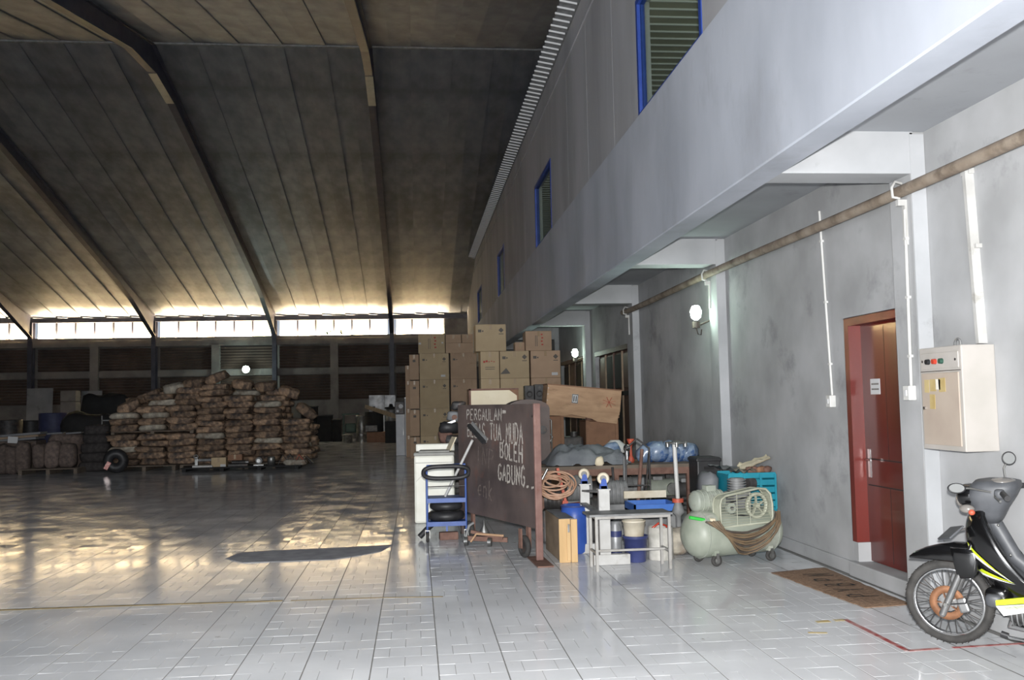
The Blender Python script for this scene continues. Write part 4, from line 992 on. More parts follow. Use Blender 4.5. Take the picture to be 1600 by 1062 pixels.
# ------------------------------------------------------------------ scrap behind the washer
t = T('oil_drum', 'dark oil drum carrying scrap left of the lettered sheet', 'drum', (.62, 14.15, 0))
P('drum_body', G().lathe([(.27, 0), (.28, .02), (.28, .3), (.288, .31), (.28, .32), (.28, .6), (.288, .61), (.28, .62), (.28, .98), (.25, 1.0), (0, .99)], 22), m_dkmetal, t)
for i, (px, py, d_, mt, lab) in enumerate(((708, 688, (.3, .26, .16), m_dkmetal, 'dark oily casing lowest in the scrap pile on the drum'), (702, 668, (.34, .26, .17), m_rubber, 'black rubber lump in the scrap pile on the drum'), (712, 650, (.26, .24, .15), m_greyboard, 'grey wrapped lump at the top of the scrap pile'), (716, 634, (.22, .22, .12), m_dkmetal, 'dark round lump crowning the scrap pile'), (696, 683, (.2, .2, .2), m_rust, 'rust red part at the left of the scrap pile'), (704, 695, (.24, .2, .09), m_sackpale, 'pale rag hanging low on the scrap pile'))):
    p = pix(px, py, 14.0)
    TM('scrap_part', G().lump((0, 0, 0), d_, 2.2*i+3, 12, 8, .65, .2), mt, lab, 'scrap', p, 0, 'scrap on the oil drum')
g = G(); 
pa = pix(693, 664, 13.93); pb2 = pix(712, 657, 13.9); TM('scrap_bar', G().bar((0, 0, 0), pb2-pa, .05, .03), m_alu, 'short bare aluminium bar stuck across the scrap pile', 'scrap', pa, 0, 'scrap on the oil drum')
pa = pix(710, 652, 13.9); TM('red_cap', G().cyl((0, -.02, 0), (0, .06, 0), .04), m_rust, 'small pinkish red cap beside the lettered sheet top corner', 'cap', pa)

# ------------------------------------------------------------------ crates behind the board
a, b = pix(733, 636, 15.2), pix(810, 606, 15.2)
zt = b.z; wx = b.x-a.x
t = T('pale_panel_crate', 'tall pale fronted wooden crate behind the lettered sheet', 'crate', ((a.x+b.x)/2, 15.2, 0))
P('crate_body', G().box((0, .3, zt/2), (wx, .6, zt), None, .01), m_woodred, t)
w2 = wx/2-.03; P('front_panel', G().prism([(-w2, .9), (w2, .9), (w2, zt-.12), (w2-.12, zt-.03), (-w2, zt-.03)], 0, .02, Matrix.Rotation(PI/2, 4, 'X')), m_palewood, t)
P('edge_batten', G().box((-wx/2+.015, -.02, zt/2), (.03, .03, zt)).box((0, -.02, zt-.012), (wx, .03, .024)), m_rust, t)
t = T('steel_tank', 'dark red-brown round topped steel tank right behind the lettered sheet', 'tank', (1.56, 13.5, 0))
g = G(); poly = [(-.30, .1), (.30, .1), (.30, 1.5)]+[(.30*math.cos(a_), 1.5+.13*math.sin(a_)) for a_ in [PI*k/10 for k in range(1, 10)]]+[(-.30, 1.5)]
g.prism(poly, -.3, .3, Matrix.Rotation(PI/2, 4, 'X')); P('tank_body', g, m_sign, t)
for x in (-.28, .28): P('leg', G().box((x, 0, .05), (.06, .5, .1)), m_dkmetal, t)
P('sight_glass', G().tube([(.305, -.2, 1.35), (.335, -.2, 1.33), (.335, -.2, .8), (.305, -.2, .78)], .012, 6), m_metal, t)
P('flange', G().cyl((.2, -.31, 1.2), (.2, -.29, 1.2), .06), m_dkmetal, t)
yy = 16.4
a, b = pix(821, 626, yy), pix(852, 600, yy)
t = T('dark_cupboard', 'dark steel cupboard behind the tank carrying two black speakers', 'cupboard', ((a.x+b.x)/2, yy+.2, 0))
zc = 1.6+(630-628)/1480*yy
P('body', G().box((0, 0, zc/2), (.62, .5, zc), None, .01), m_dkmetal, t); P('door', G().box((0, -.256, zc/2), (.5, .012, zc*.9)), m_dkmetal, t)
for i, (x0, x1, y0) in enumerate(((820.5, 834.5, 602), (836, 850, 600))):
    a, b = pix(x0, 628, yy), pix(x1, y0, yy); h = b.z-zc
    t = T('loudspeaker', ['left', 'right'][i]+' of two black loudspeaker boxes above the steel tank', 'speaker', ((a.x+b.x)/2, yy, zc), 0, 'black loudspeakers')
    P('box', G().box((0, .12, h/2), (b.x-a.x, .24, h), None, .008), m_rubber, t); P('cone', G().torus((0, -.003, h*.4), .045, .01, (0, 1, 0), 16, 6), m_dkmetal, t); P('tweeter', G().cyl((0, -.006, h*.78), (0, 0, h*.78), .025), m_dkmetal, t)
yy = 15.5
def crate(px0, px1, z0, z1, dep, lab, mt, y=yy, open_top=False):
    a, b = pix(px0, 660, y), pix(px1, 660, y); w_ = b.x-a.x; h = z1-z0
    t = T('wooden_crate', lab, 'crate', ((a.x+b.x)/2, y, z0), 0, 'wooden crates under the tilted chest')
    P('panel', G().box((0, .01, h/2), (w_-.04, .02, h-.02)), mt, t); P('panel', G().box((0, dep-.01, h/2), (w_-.04, .02, h-.02)), mt, t)
    for x in (-w_/2+.01, w_/2-.01): P('panel', G().box((x, dep/2, h/2), (.02, dep, h-.02)), mt, t)
    P('bottom', G().box((0, dep/2, .015), (w_, dep, .03)), mt, t)
    if not open_top: P('lid', G().box((0, dep/2, h-.01), (w_, dep, .02)), mt, t)
    
    for x in (-w_/2+.03, w_/2-.03): P('batten', G().box((x, -.008, h/2), (.05, .016, h)), mt, t)
    return t
crate(850, 881, 0, .72, .6, 'lower crate at the left under the tilted chest', m_woodred); crate(850, 881, .72, 1.37, .6, 'orange brown crate at the left end under the tilted chest', m_woodred)
crate(915, 966, 0, .62, .6, 'lower crate at the right under the tilted chest', m_woodred); crate(915, 966, .62, 1.27, .6, 'orange brown crate at the right end under the tilted chest', m_woodred)
t = T('black_drum_box', 'dark oily box in the gap between the two orange brown crates', 'box', (pix(898, 680, yy).x, yy+.3, 0))
P('body', G().box((0, 0, .5), (.33, .4, 1.0), None, .04), m_dkmetal, t); P('cap', G().cyl((.02, -.1, 1.0), (.02, -.1, 1.08), .06), m_dkmetal, t)
tl, tr, br, bl = (pix(x, y, yy-.05) for x, y in ((853, 601), (968, 611), (966, 658), (853, 649)))
cx = (bl+br)/2; rot = math.atan2((tr-tl).z, (tr-tl).x); L_ = (tr-tl).length; H_ = (tl-bl).length
t = T('tilted_chest', 'long broken plywood chest lying tilted across the two crates', 'chest', ((bl.x+br.x)/2, yy-.05, (bl.z+br.z)/2)); t.rotation_euler = (0, -rot, 0)
g = G().prism([(-L_/2, 0), (-L_*.2, .02), (-L_*.16, .05), (L_*.12, .01), (L_*.2, -.03), (L_*.47, -.04), (L_*.49, .14), (L_/2, .16), (L_/2, H_), (-L_/2, H_)], 0, .025, Matrix.Rotation(PI/2, 4, 'X'))
P('front_panel', g, m_wood, t)
P('back_panel', G().box2((-L_/2, .52, .0), (L_/2, .545, H_)), m_wood, t)
P('end_panel', G().box2((-L_/2, 0, 0), (-L_/2+.025, .53, H_)), m_wood, t); P('end_panel', G().box2((L_/2-.025, 0, .1), (L_/2, .53, H_)), m_wood, t)
P('lid', G().box2((-L_/2-.01, -.03, H_), (L_/2+.01, .55, H_+.02)), m_woodred, t)
P('bottom', G().box2((-L_/2, 0, .06), (L_/2, .53, .085)), m_woodred, t)
g = G()
for k in range(5): g.cyl((-L_/2+.012, -.03, .05+k*H_/5), (-L_/2+.012, -.024, .05+k*H_/5), .008, None, 6)
P('nail', g, m_label, t)
c = pix(894, 618, yy)-t.location
P('handling_label', G().box((c.x, -.027, H_*.62), (.105, .004, .15)), m_label, t)
P('handling_print', G().box((c.x-.045, -.030, H_*.62), (.008, .003, .145)).box((c.x+.045, -.030, H_*.62), (.008, .003, .145)).box((c.x, -.030, H_*.62+.068), (.1, .003, .009)).box((c.x, -.030, H_*.62-.068), (.1, .003, .009)).box((c.x-.018, -.030, H_*.62), (.014, .003, .09)).box((c.x+.018, -.030, H_*.62), (.014, .003, .09)), m_black, t)
c = pix(947, 622, yy)-t.location
g = G()
for a_ in (.3, 1.2, 2.0, 2.8): g.bar((c.x-.11*math.cos(a_), -.027, H_*.6-.09*math.sin(a_)), (c.x+.11*math.cos(a_), -.027, H_*.6+.09*math.sin(a_)), .06, .004)
P('red_paint_mark', g, m_orange, t)
TM('rusty_tin', G().lathe([(.055, 0), (.06, .01), (.06, .13), (.05, .13), (.048, .02), (0, .02)], 14), m_rust, 'rusty tin standing on the right crate under the tilted chest', 'tin', (pix(924, 655, yy-.13).x, yy+.09, 1.272))

# ------------------------------------------------------------------ workbench with tarp and clutter
t = T('workbench', 'long oily workbench along the wall carrying a grey tarpaulin', 'workbench', (2.42, 12.0, 0))
BW, BD, BZ = 1.95, 1.1, .80
for i in range(4): P('top_board', G().box((0, -BD/2+BD*(i+.5)/4, BZ-.02), (BW, BD/4*.96, .04)), m_greywood if i % 2 else m_pallet, t)
P('front_rail', G().box((0, -BD/2+.03, BZ-.08), (BW, .05, .08)), m_rust, t)
for x in (-BW/2+.06, .0, BW/2-.06):
    for y in (-BD/2+.05, BD/2-.05): P('leg', G().box((x, y, BZ/2-.02), (.06, .06, BZ-.04)), m_rust if y < 0 else m_dkmetal, t)
P('lower_shelf', G().box((0, .05, .3), (BW-.1, BD-.2, .03)), m_dkmetal, t)
for i, (px, w_, h_, y) in enumerate(((905, .5, .26, 12.1), (965, .55, .3, 12.1), (1040, .5, .26, 12.15), (1075, .3, .24, 11.95))):
    t = T('machine_casting', ['grey casting at the left on the workbench lower shelf', 'ribbed grey motor in the middle of the workbench lower shelf', 'pale casting right of middle on the workbench lower shelf', 'dark casting at the right end of the workbench lower shelf'][i], 'machine', (pix(px, 740, y).x, y, .316), 0, 'castings under the workbench')
    P('body', G().cyl((-w_/2, 0, h_/2), (w_/2, 0, h_/2), h_/2-.01, None, 16), [m_dkmetal, m_greymetal, m_compgrey, m_dkmetal][i], t)
    P('foot', G().box((0, 0, .02), (w_*.8, h_, .04), None, .008), m_dkmetal, t)
    if i == 1:
        for k in range(5): P('fin', G().torus((-w_*.3+.15*w_*k, 0, h_/2), h_/2-.008, .008, (1, 0, 0), 16, 5), m_greymetal, t)
    else: P('flange', G().cyl((w_*.1, -h_*.5-.03, h_/2), (w_*.1, 0, h_/2), h_*.28), m_metal if i == 2 else m_dkmetal, t); P('port_cover', G().box((-w_*.25, -.02, h_-.0), (w_*.25, h_*.5, .05), None, .01), m_rust if i == 0 else m_greymetal, t)
# tarpaulin
g = G(); nx, ny = 30, 16; vs = []
for i in range(nx+1):
    for j in range(ny+1):
        u, v = i/nx, j/ny
        x = -.46+.95*u; y = -.42+.8*v
        h = .22*max(0, math.sin(PI*min(1, v*1.05)))**.55*(.35+.65*max(0, math.sin(PI*min(1, u*.9+.1)))**.5)+.07*noise.noise(Vector((u*5, v*5, 2)))+.05*noise.noise(Vector((u*13, v*9, 5)))
        if u < .12: h *= u/.12
        vs.append((x+.03*noise.noise(Vector((u*4, v*4, 9))), y, max(.006, h+.01)))
g.add(vs, [(i*(ny+1)+j, (i+1)*(ny+1)+j, (i+1)*(ny+1)+j+1, i*(ny+1)+j+1) for i in range(nx) for j in range(ny)], True)
tp = TM('tarpaulin', g, m_tarp, 'crumpled grey blue tarpaulin heaped on the workbench', 'tarpaulin', (2.07, 11.95, BZ)); tp.scale = (1.05, 1, 1.0)
bb = [(1013, 712, .12), (1030, 708, .14), (1048, 709, .14), (1064, 712, .12), (1078, 711, .12), (968, 701, .12)]
for i, (px, py, r) in enumerate(bb):
    p = pix(px, py, 11.75); TM('blue_film_bundle', G().lump((0, 0, r*.95), (r*2.1, r*2, r*1.9), i*2.9+1, 14, 9, .75, .2), m_blueplas, 'bundle wrapped in blue film on the workbench, '+ordn[i]+(' from the left of the right-hand row' if i < 5 else ' one, alone behind the tarpaulin'), 'bundle', (p.x, 11.85 if i < 5 else 12.3, BZ+.001), 0, 'blue film bundles on the workbench')
p = pix(962, 690, 12.4); TM('wire_basket', G().lathe([(.06, 0), (.16, .08), (.19, .16), (.17, .16), (.05, .02), (0, .02)], 18, Matrix.Translation((0, 0, .0)) @ Matrix.Rotation(PI, 4, 'X') @ Matrix.Translation((0, 0, -.16))), m_white, 'upturned white wire basket behind the tarpaulin', 'basket', (p.x, 12.44, .905))
p = pix(980, 700, 11.6); TM('chrome_ball_valve', G().ball((0, 0, .2), .045).cyl((0, 0, 0), (0, 0, .16), .02).cyl((0, -.01, .0), (0, .0, .02), .05), m_chrome, 'chrome ball headed valve on the bench right of the tarpaulin', 'valve', (p.x, 11.62, BZ))
p = pix(988, 690, 11.8); TM('orange_funnel', G().lathe([(.035, 0), (.05, .03), (.018, .09), (.014, .2), (.04, .27), (.05, .3), (0, .3)], 14), m_orange, 'small orange funnel on the bench behind the chrome valve', 'funnel', (p.x, 11.9, BZ))
p = pix(938, 718, 11.42); TM('pale_rag', G().lump((0, 0, .05), (.11, .06, .12), 5, 10, 7, .7, .25), m_palewood, 'small pale rag on the tarpaulin front edge', 'rag', (p.x, 11.49, BZ+.0))
p = pix(845, 715, 11.2); t = T('junction_box', 'small white lamp box hanging on the right side of the steel tank', 'lamp box', (pix(848, 715, 13.3).x, 13.3, pix(846, 716, 13.3).z))
hx = 1.86-t.location.x
P('housing', G().box((0, 0, 0), (.12, .08, .07), (0, .2, 0), .01), m_white, t); P('hanger', G().tube([(0, 0, .03), (hx+.05, 0, .3), (hx-.005, .0, .36)], .01, 6), m_metal, t)
# black house-shaped rod frame and rods leaning on bench front
t = T('rod_frame', 'thin black rod frame with peaked top standing before the workbench', 'frame', (pix(998, 780, 10.9).x, 10.9, 0))
P('rod', G().tube([(-.14, 0, 0), (-.14, 0, 1.03), (0, 0, 1.14)], .012, 6), m_dkmetal, t); P('rod', G().tube([(.14, 0, 0), (.14, 0, 1.03), (0, 0, 1.14)], .012, 6), m_dkmetal, t); P('tie', G().tube([(-.14, 0, .6), (.14, 0, .6)], .01, 6), m_dkmetal, t)
for i, (xa, ya, xb, yb, r, mt, lab) in enumerate(((976, 714, 984, 800, .024, m_greymetal, 'grey flat bar leaning on the workbench front'), (1003, 702, 1004, 790, .022, m_rust, 'brown steel pipe standing before the workbench'), (1014, 708, 1016, 785, .014, m_dkmetal, 'thin dark rod right of the brown pipe'), (957, 730, 968, 800, .016, m_dkmetal, 'short dark bar left of the grey flat bar'))):
    p, q = pix(xa, ya, 11.25), pix(xb, yb, 10.8); dd = (q-p); q = p+dd*((p.z-.02)/(-dd.z))
    q.y = 11.25-.35*min(1, abs(q.y-11.25)+.3)
    TM('steel_bar', G().tube([p-q, Vector((0, 0, .0))], r, 8), mt, lab, 'bar', q, 0, 'bars leaning on the workbench')
# blue trough on dark base
c0, c1 = pix(988, 801, 10.2), pix(1056, 785, 10.2)
t = T('blue_trough', 'bright blue steel trough on a grey base behind the narrow table', 'trough', ((c0.x+c1.x)/2, 10.35, 0)); wq = c1.x-c0.x
P('base', G().box((0, 0, c0.z/2), (wq, .45, c0.z), None, .02), m_greymetal, t)
P('trough', G().box2((-wq/2, -.25, c0.z), (wq/2, -.23, c1.z)).box2((-wq/2, .21, c0.z), (wq/2, .23, c1.z)).box2((-wq/2, -.25, c0.z), (-wq/2+.02, .23, c1.z)).box2((wq/2-.02, -.25, c0.z), (wq/2, .23, c1.z)).box2((-wq/2, -.25, c0.z), (wq/2, .23, c0.z+.02)), m_brightblue, t)
P('white_rail', G().box((0, .26, c1.z+.06), (wq, .03, .08)), m_bucket, t)
# engine and orange frame
c = pix(893, 800, 10.4)
t = T('jack_stand', 'orange red steel frame with a bracket carrying the hose coil', 'frame', (c.x, 10.45, 0))
P('upright', G().bar((-.13, 0, 0), (-.06, 0, .5), .05, .06).bar((-.06, 0, .5), (-.14, .0, .86), .06, .03), m_orange, t); P('foot', G().box((.02, -.1, .44), (.2, .3, .06), (0, -.1, 0), .01), m_orange, t); P('foot', G().box((-.05, 0, .02), (.3, .2, .04)), m_orange, t)
P('brace', G().bar((.08, -.05, .42), (-.05, 0, .03), .04), m_dkmetal, t)
for i, (px, py, Y, d_, mt, lab) in enumerate(((868, 790, 10.8, (.3, .3, .62), m_dkmetal, 'black oily engine block behind the orange hose coil'), (905, 770, 11.05, (.36, .3, .74), m_greymetal, 'grey cast gearbox behind the white caster frame'), (962, 775, 10.9, (.3, .3, .68), m_greymetal, 'grey ribbed motor right of the white caster frame'), (930, 790, 10.75, (.34, .26, .5), m_dkmetal, 'dark gearbox in the gap between caster posts'), (1030, 800, 11.0, (.5, .2, .35), m_dkmetal, 'dark machine base behind the blue trough'))):
    t = T('machine_unit', lab, 'machine', (pix(px, py, Y).x, Y, 0), .1*i-.2, 'machines on the floor before the bench')
    P('body', G().box((0, 0, d_[2]*.3), (d_[0], d_[1], d_[2]*.6), None, .03), mt, t); P('cylinder', G().cyl((-d_[0]*.4, 0, d_[2]*.78), (d_[0]*.4, 0, d_[2]*.78), d_[2]*.2), mt, t)
    for k in range(4): P('fin', G().torus((-d_[0]*.25+d_[0]*.16*k, 0, d_[2]*.78), d_[2]*.2, .01, (1, 0, 0), 16, 5), mt, t)
    P('flange', G().cyl((d_[0]*.1, -d_[1]*.5, d_[2]*.3), (d_[0]*.1, -d_[1]*.5-.04, d_[2]*.3), .07), m_metal, t)
# hose coil
t = T('hose_coil', 'coiled peach orange air hose heaped on the orange frame', 'hose', (pix(878, 755, 10.3).x, 10.3, pix(878, 756, 10.3).z))
for i in range(9):
    pts = []; R_ = .11+.11*rr.random(); tilt = rr.uniform(-.7, .7); cx_, cz_ = rr.uniform(-.13, .07), rr.uniform(-.04, .06)
    el = rr.uniform(.3, .75)
    for k in range(26):
        a_ = 2*PI*k/26; pts.append((cx_+R_*math.cos(a_), .12*math.sin(a_+tilt)+rr.uniform(-.004, .004), cz_+R_*el*math.sin(a_)+.2*tilt*R_*math.cos(a_)))
    P('hose_loop', G().tube(pts, .011, 6, True), m_orangehose, t)
P('hose_end', G().tube([(-.1, -.02, -.02), (-.2, -.05, .05), (-.24, -.05, -.08), (-.3, -.05, -.16)], .011, 6), m_orangehose, t)
P('nozzle', G().tube([(-.22, -.03, .06), (-.16, -.03, .17)], .016, 7), m_alu, t)
# barrel
c = pix(905, 866, 9.9)
t = T('plastic_barrel', 'blue plastic barrel behind the wooden case', 'barrel', (c.x-.02, 10.02, 0))
P('barrel_body', G().lathe([(.125, 0), (.142, .02), (.148, .12), (.148, .4), (.138, .47), (.145, .48), (.145, .5), (.125, .5), (.12, .47), (0, .46)], 24), m_blue, t)
P('lid_ring', G().torus((0, 0, .49), .143, .008, (0, 0, 1), 24, 6), m_navy, t)
# wooden case
t = T('wooden_case', 'long grey sided wooden case with yellow pine end beside barrel', 'case', (1.475, 9.42, 0), .03)
P('case_body', G().box2((-.07, 0, .0), (.09, .9, .42), .012), m_greywood, t)
P('end_board', G().box2((-.085, -.02, 0), (.03, .0, .43), .006), m_yellowwood, t); P('end_board', G().box2((.035, -.025, 0), (.10, .0, .425), .006), m_yellowwood, t)
P('end_post', G().box2((-.01, -.035, .02), (.03, -.02, .36), .006), m_yellowwood, t)
P('hasp', G().box2((.0, -.045, .30), (.02, -.034, .38), .002), m_metal, t); P('top_cloth', G().box2((-.06, .02, .42), (.08, .85, .43), .004), m_tarp, t)
# narrow table
t = T('narrow_table', 'narrow grey topped steel bench on thin white legs', 'bench', (2.01, 8.99, 0), .02)
P('top', G().box((-.02, .0, .52), (.80, .34, .018)), m_greymetal, t)
P('apron', G().box((0, -.14, .5), (.72, .022, .03)).box((0, .14, .5), (.72, .022, .03)).box((-.35, 0, .5), (.022, .28, .03)).box((.35, 0, .5), (.022, .28, .03)), m_legpaint, t)
for x in (-.35, .35):
    for y in (-.14, .14): P('leg', G().box((x, y, .255), (.026, .026, .51)), m_legpaint, t)
P('stretcher', G().box((0, -.0, .17), (.70, .02, .02)), m_legpaint, t); P('stretcher', G().box((-.35, 0, .17), (.02, .28, .02)).box((.35, 0, .17), (.02, .28, .02)), m_legpaint, t)
# upturned white caster frame
t = T('caster_frame', 'white upright steel frame with two blue casters turned upward', 'frame', (0, 0, 0))
def caster(p):
    h = P('plate', G().box((p[0], p[1], p[2]), (.12, .10, .012)), m_whitepaint, t)
    P('caster_fork', G().prism([(-.035, 0), (.035, 0), (.025, .09), (.0, .11), (-.025, .09)], -.03, -.024, Matrix.Translation(p) @ Matrix.Rotation(PI/2, 4, 'X')).prism([(-.035, 0), (.035, 0), (.025, .09), (.0, .11), (-.025, .09)], .024, .03, Matrix.Translation(p) @ Matrix.Rotation(PI/2, 4, 'X')).box((p[0], p[1], p[2]+.02), (.06, .06, .03)), m_blue, h)
    w_ = P('caster_wheel', G().torus((p[0], p[1], p[2]+.105), .042, .019, (.25, 1, 0), 22, 8), m_bucket, h)
    P('caster_hub', G().cyl((p[0], p[1]-.022, p[2]+.105), (p[0], p[1]+.022, p[2]+.105), .03), m_greymetal, h)
fa = pix(946, 880, 9.22); fa.z = 0; fb = pix(914, 800, 9.95); ft = pix(946, 765, 9.22).z; fbt = pix(914, 757, 9.95).z
P('base_beam', G().box((fa.x+.06, fa.y, .05), (.36, .09, .10), None, .006), m_whitepaint, t)
P('post', G().box((fa.x, fa.y, ft/2+.05), (.105, .06, ft-.1)), m_whitepaint, t)
P('post', G().box((fb.x, fb.y, fbt/2), (.095, .06, fbt)), m_whitepaint, t); P('base_beam', G().box((fb.x+.0, fb.y, .05), (.20, .09, .10), None, .006), m_whitepaint, t)
P('link_bar', G().bar((fa.x-.01, fa.y+.035, ft-.02), (fb.x, fb.y-.03, fbt-.06), .07, .02), m_greymetal, t); P('link_bar', G().bar((fa.x-.05, fa.y+.03, .5), (fb.x-.02, fb.y-.03, .52), .06, .02), m_greymetal, t)
caster((fa.x, fa.y, ft+.006)); caster((fb.x, fb.y, fbt+.006))
# buckets
bx_ = pix(996, 880, 9.28).x
t = T('blue_bucket', 'navy blue bucket under the narrow bench holding a white pail', 'bucket', (bx_, 9.34, 0))
P('bucket_body', G().lathe([(.095, 0), (.10, .01), (.118, .24), (.128, .24), (.128, .255), (.112, .255), (.092, .02), (0, .02)], 22), m_navy, t); P('rim', G().torus((0, 0, .235), .12, .008, (0, 0, 1), 22, 6), m_navy, t)
t = T('white_pail', 'stained white pail set inside the navy blue bucket', 'pail', (bx_-.012, 9.34, .19))
P('pail_body', G().lathe([(.085, 0), (.09, .01), (.112, .2), (.118, .2), (.118, .215), (.106, .215), (.085, .02), (0, .02)], 22), m_bucket, t); P('bail', G().tube([(.115*math.cos(a_), .115*math.sin(a_)*.3-.02, .18-.07*abs(math.sin(a_))) for a_ in [PI*k/8 for k in range(9)]], .005, 5), m_metal, t)
c = pix(1036, 878, 9.35).x
t = T('paint_tin', 'plaster splashed white tin right of the navy bucket', 'tin', (c, 9.42, 0))
P('tin_body', G().lathe([(.12, 0), (.125, .01), (.125, .32), (.118, .32), (.116, .1), (0, .1)], 20), m_plaster, t); P('hose_tail', G().tube([(-.1, -.02, .3), (-.03, -.05, .36), (.06, -.02, .33), (.08, 0, .2)], .012, 6), m_redlens, t)
TM('cement_sack', G().lump((0, 0, .14), (.26, .3, .28), 6.6, 14, 9, .7, .12), m_sackpale, 'pale lumpy sack between white tin and compressor tank', 'sack', (c+.2, 9.62, 0))
t = T('clear_jar', 'clear jar with blue label between caster post and bucket', 'jar', (pix(964, 868, 9.5).x+.0, 9.55, 0))
P('jar_body', G().lathe([(.06, 0), (.065, .01), (.065, .3), (.045, .34), (.045, .37), (0, .37)], 16), m_silver, t); P('jar_label', G().cyl((0, 0, .22), (0, 0, .28), .067, None, 16, False), m_navy, t); P('jar_label', G().cyl((0, 0, .04), (0, 0, .09), .067, None, 16, False), m_navy, t)
# pole stand with wheel head
c = pix(1064, 868, 9.7)
t = T('pole_stand', 'thin silver pole with lugged wheel head on an orange collar', 'stand', (c.x, 9.75, 0), 0)
zt = pix(1063, 692, 9.75).z
P('pole', G().cyl((.0, 0, .55), (-.02, 0, zt), .022), m_whitepaint, t); P('pole_base', G().lathe([(.03, .56), (.04, .5), (.07, .42), (.03, .38), (.03, .02), (.10, .0)], 14), m_greymetal, t); P('collar', G().cyl((0, 0, .52), (0, 0, .56), .06), m_orange, t)
hd = P('wheel_head', G().lathe([(.0, zt-.01), (.05, zt-.01), (.05, zt+.02), (0, zt+.02)], 14).torus((-.0, 0, zt+.005), .105, .012), m_metal, t)
for k in range(6): a_ = 2*PI*k/6+.3; P('lug', G().cyl((.105*math.cos(a_), .105*math.sin(a_), zt-.035), (.105*math.cos(a_), .105*math.sin(a_), zt+.012), .018, None, 8).bar((0, 0, zt+.005), (.105*math.cos(a_), .105*math.sin(a_), zt+.005), .014), m_metal, hd)
P('foot', G().box((0, 0, .015), (.26, .26, .03), None, .006), m_dkmetal, t)

# ------------------------------------------------------------------ air compressor
t = T('air_compressor', 'pale green air compressor with belt guard and draped brown hoses', 'compressor', (3.06, 9.12, 0), math.radians(17))
prof = [(0, -.535), (.065, -.53), (.14, -.505), (.198, -.46), (.225, -.405), (.225, .405), (.198, .46), (.14, .505), (.065, .53), (0, .535)]
P('tank', G().lathe(prof, 26, Matrix.Translation((0, 0, .292)) @ Matrix.Rotation(PI/2, 4, 'Y')), m_comp, t)
P('weld_seam', G().torus((-.4, 0, .292), .2255, .005, (1, 0, 0), 26, 5), m_compgrey, t); P('weld_seam', G().torus((.4, 0, .292), .2255, .005, (1, 0, 0), 26, 5), m_compgrey, t)
for x in (-.30, .33):
    P('tank_foot', G().box((x, -.02, .13), (.05, .3, .06)), m_comp, t)
    for y in (-.16, .14):
        cs = P('wheel', G().torus((x, y, .055), .037, .018, (.2, 1, 0), 18, 8), m_tyre, t); P('wheel_hub', G().cyl((x, y-.02, .055), (x, y+.02, .055), .028), m_metal, cs); P('wheel_fork', G().box((x, y-.024, .085), (.03, .005, .08)).box((x, y+.024, .085), (.03, .005, .08)), m_metal, cs)
P('deck_plate', G().box((.02, .0, .53), (.72, .26, .016)), m_comp, t)
mo = P('motor', G().cyl((-.36, .03, .66), (-.08, .03, .66), .105, None, 18).ball((-.36, .03, .66), (.045, .105, .105)), m_compgrey, t)
for k in range(5): P('motor_fin', G().torus((-.32+.05*k, .03, .66), .106, .006, (1, 0, 0), 20, 5), m_compgrey, mo)
P('terminal_box', G().box((-.2, .03, .78), (.11, .09, .06), None, .01), m_compgrey, mo)
pu = P('pump', G().box((.15, .06, .63), (.2, .2, .2), None, .02).cyl((.15, .06, .73), (.15, .06, .86), .07), m_greymetal, t)
for k in range(5): P('pump_fin', G().cyl((.15, .06, .74+.025*k), (.15, .06, .75+.025*k), .095), m_greymetal, pu)
P('air_filter', G().cyl((.28, .06, .8), (.36, .06, .8), .05), m_dkmetal, pu)
# belt guard
gy = -.205
A = [(-.235, .43), (-.24, .64), (-.225, .69), (-.18, .72), (.2, .775), (.29, .765), (.345, .715), (.365, .62), (.365, .50), (.345, .44)]
g = G(); out = [(x, gy, z) for x, z in A]; g.tube([Vector(p) for p in out], .012, 6, True); g2 = [(x, gy+.12, z) for x, z in A]; g.tube([Vector(p) for p in g2], .008, 5, True)
gd = P('belt_guard', g, m_wire, t)
n = len(A); g = G().add(out+g2, [(i, (i+1) % n, n+(i+1) % n, n+i) for i in range(n)]); P('guard_rim', g, m_wire, gd)
for k in range(11):
    z = .46+.027*k; xr = .36 if z < .7 else .3; P('guard_wire', G().tube([(-.235 if z < .68 else -.15, gy, z), (xr, gy, z)], .0035, 4), m_wire, gd)
for x in (-.05, .1): P('guard_wire', G().tube([(x, gy-.004, .43), (x, gy-.004, .74)], .004, 4), m_wire, gd)
P('guard_bottom', G().box((.06, gy+.06, .435), (.6, .12, .012)), m_wire, gd)
fw = P('flywheel', G().torus((.2, gy+.03, .61), .112, .016, (0, 1, 0), 30, 8, 1.6), m_wire, t)
for k in range(5): a_ = 2*PI*k/5+.4; P('spoke', G().bar((.2, gy+.03, .61), (.2+.11*math.cos(a_), gy+.03, .61+.11*math.sin(a_)), .022, .012), m_wire, fw)
P('flywheel_hub', G().cyl((.2, gy+.005, .61), (.2, gy+.055, .61), .026), m_wire, fw)
pl = P('motor_pulley', G().cyl((-.10, gy+.015, .60), (-.10, gy+.05, .60), .052), m_compgrey, t); P('pulley_hub', G().cyl((-.10, gy+.0, .60), (-.10, gy+.06, .60), .018), m_metal, pl)
P('belt', G().tube([(-.10, gy+.03, .655), (.2, gy+.03, .725)], .008, 5).tube([(-.10, gy+.03, .545), (.2, gy+.03, .495)], .008, 5), m_rubber, t)
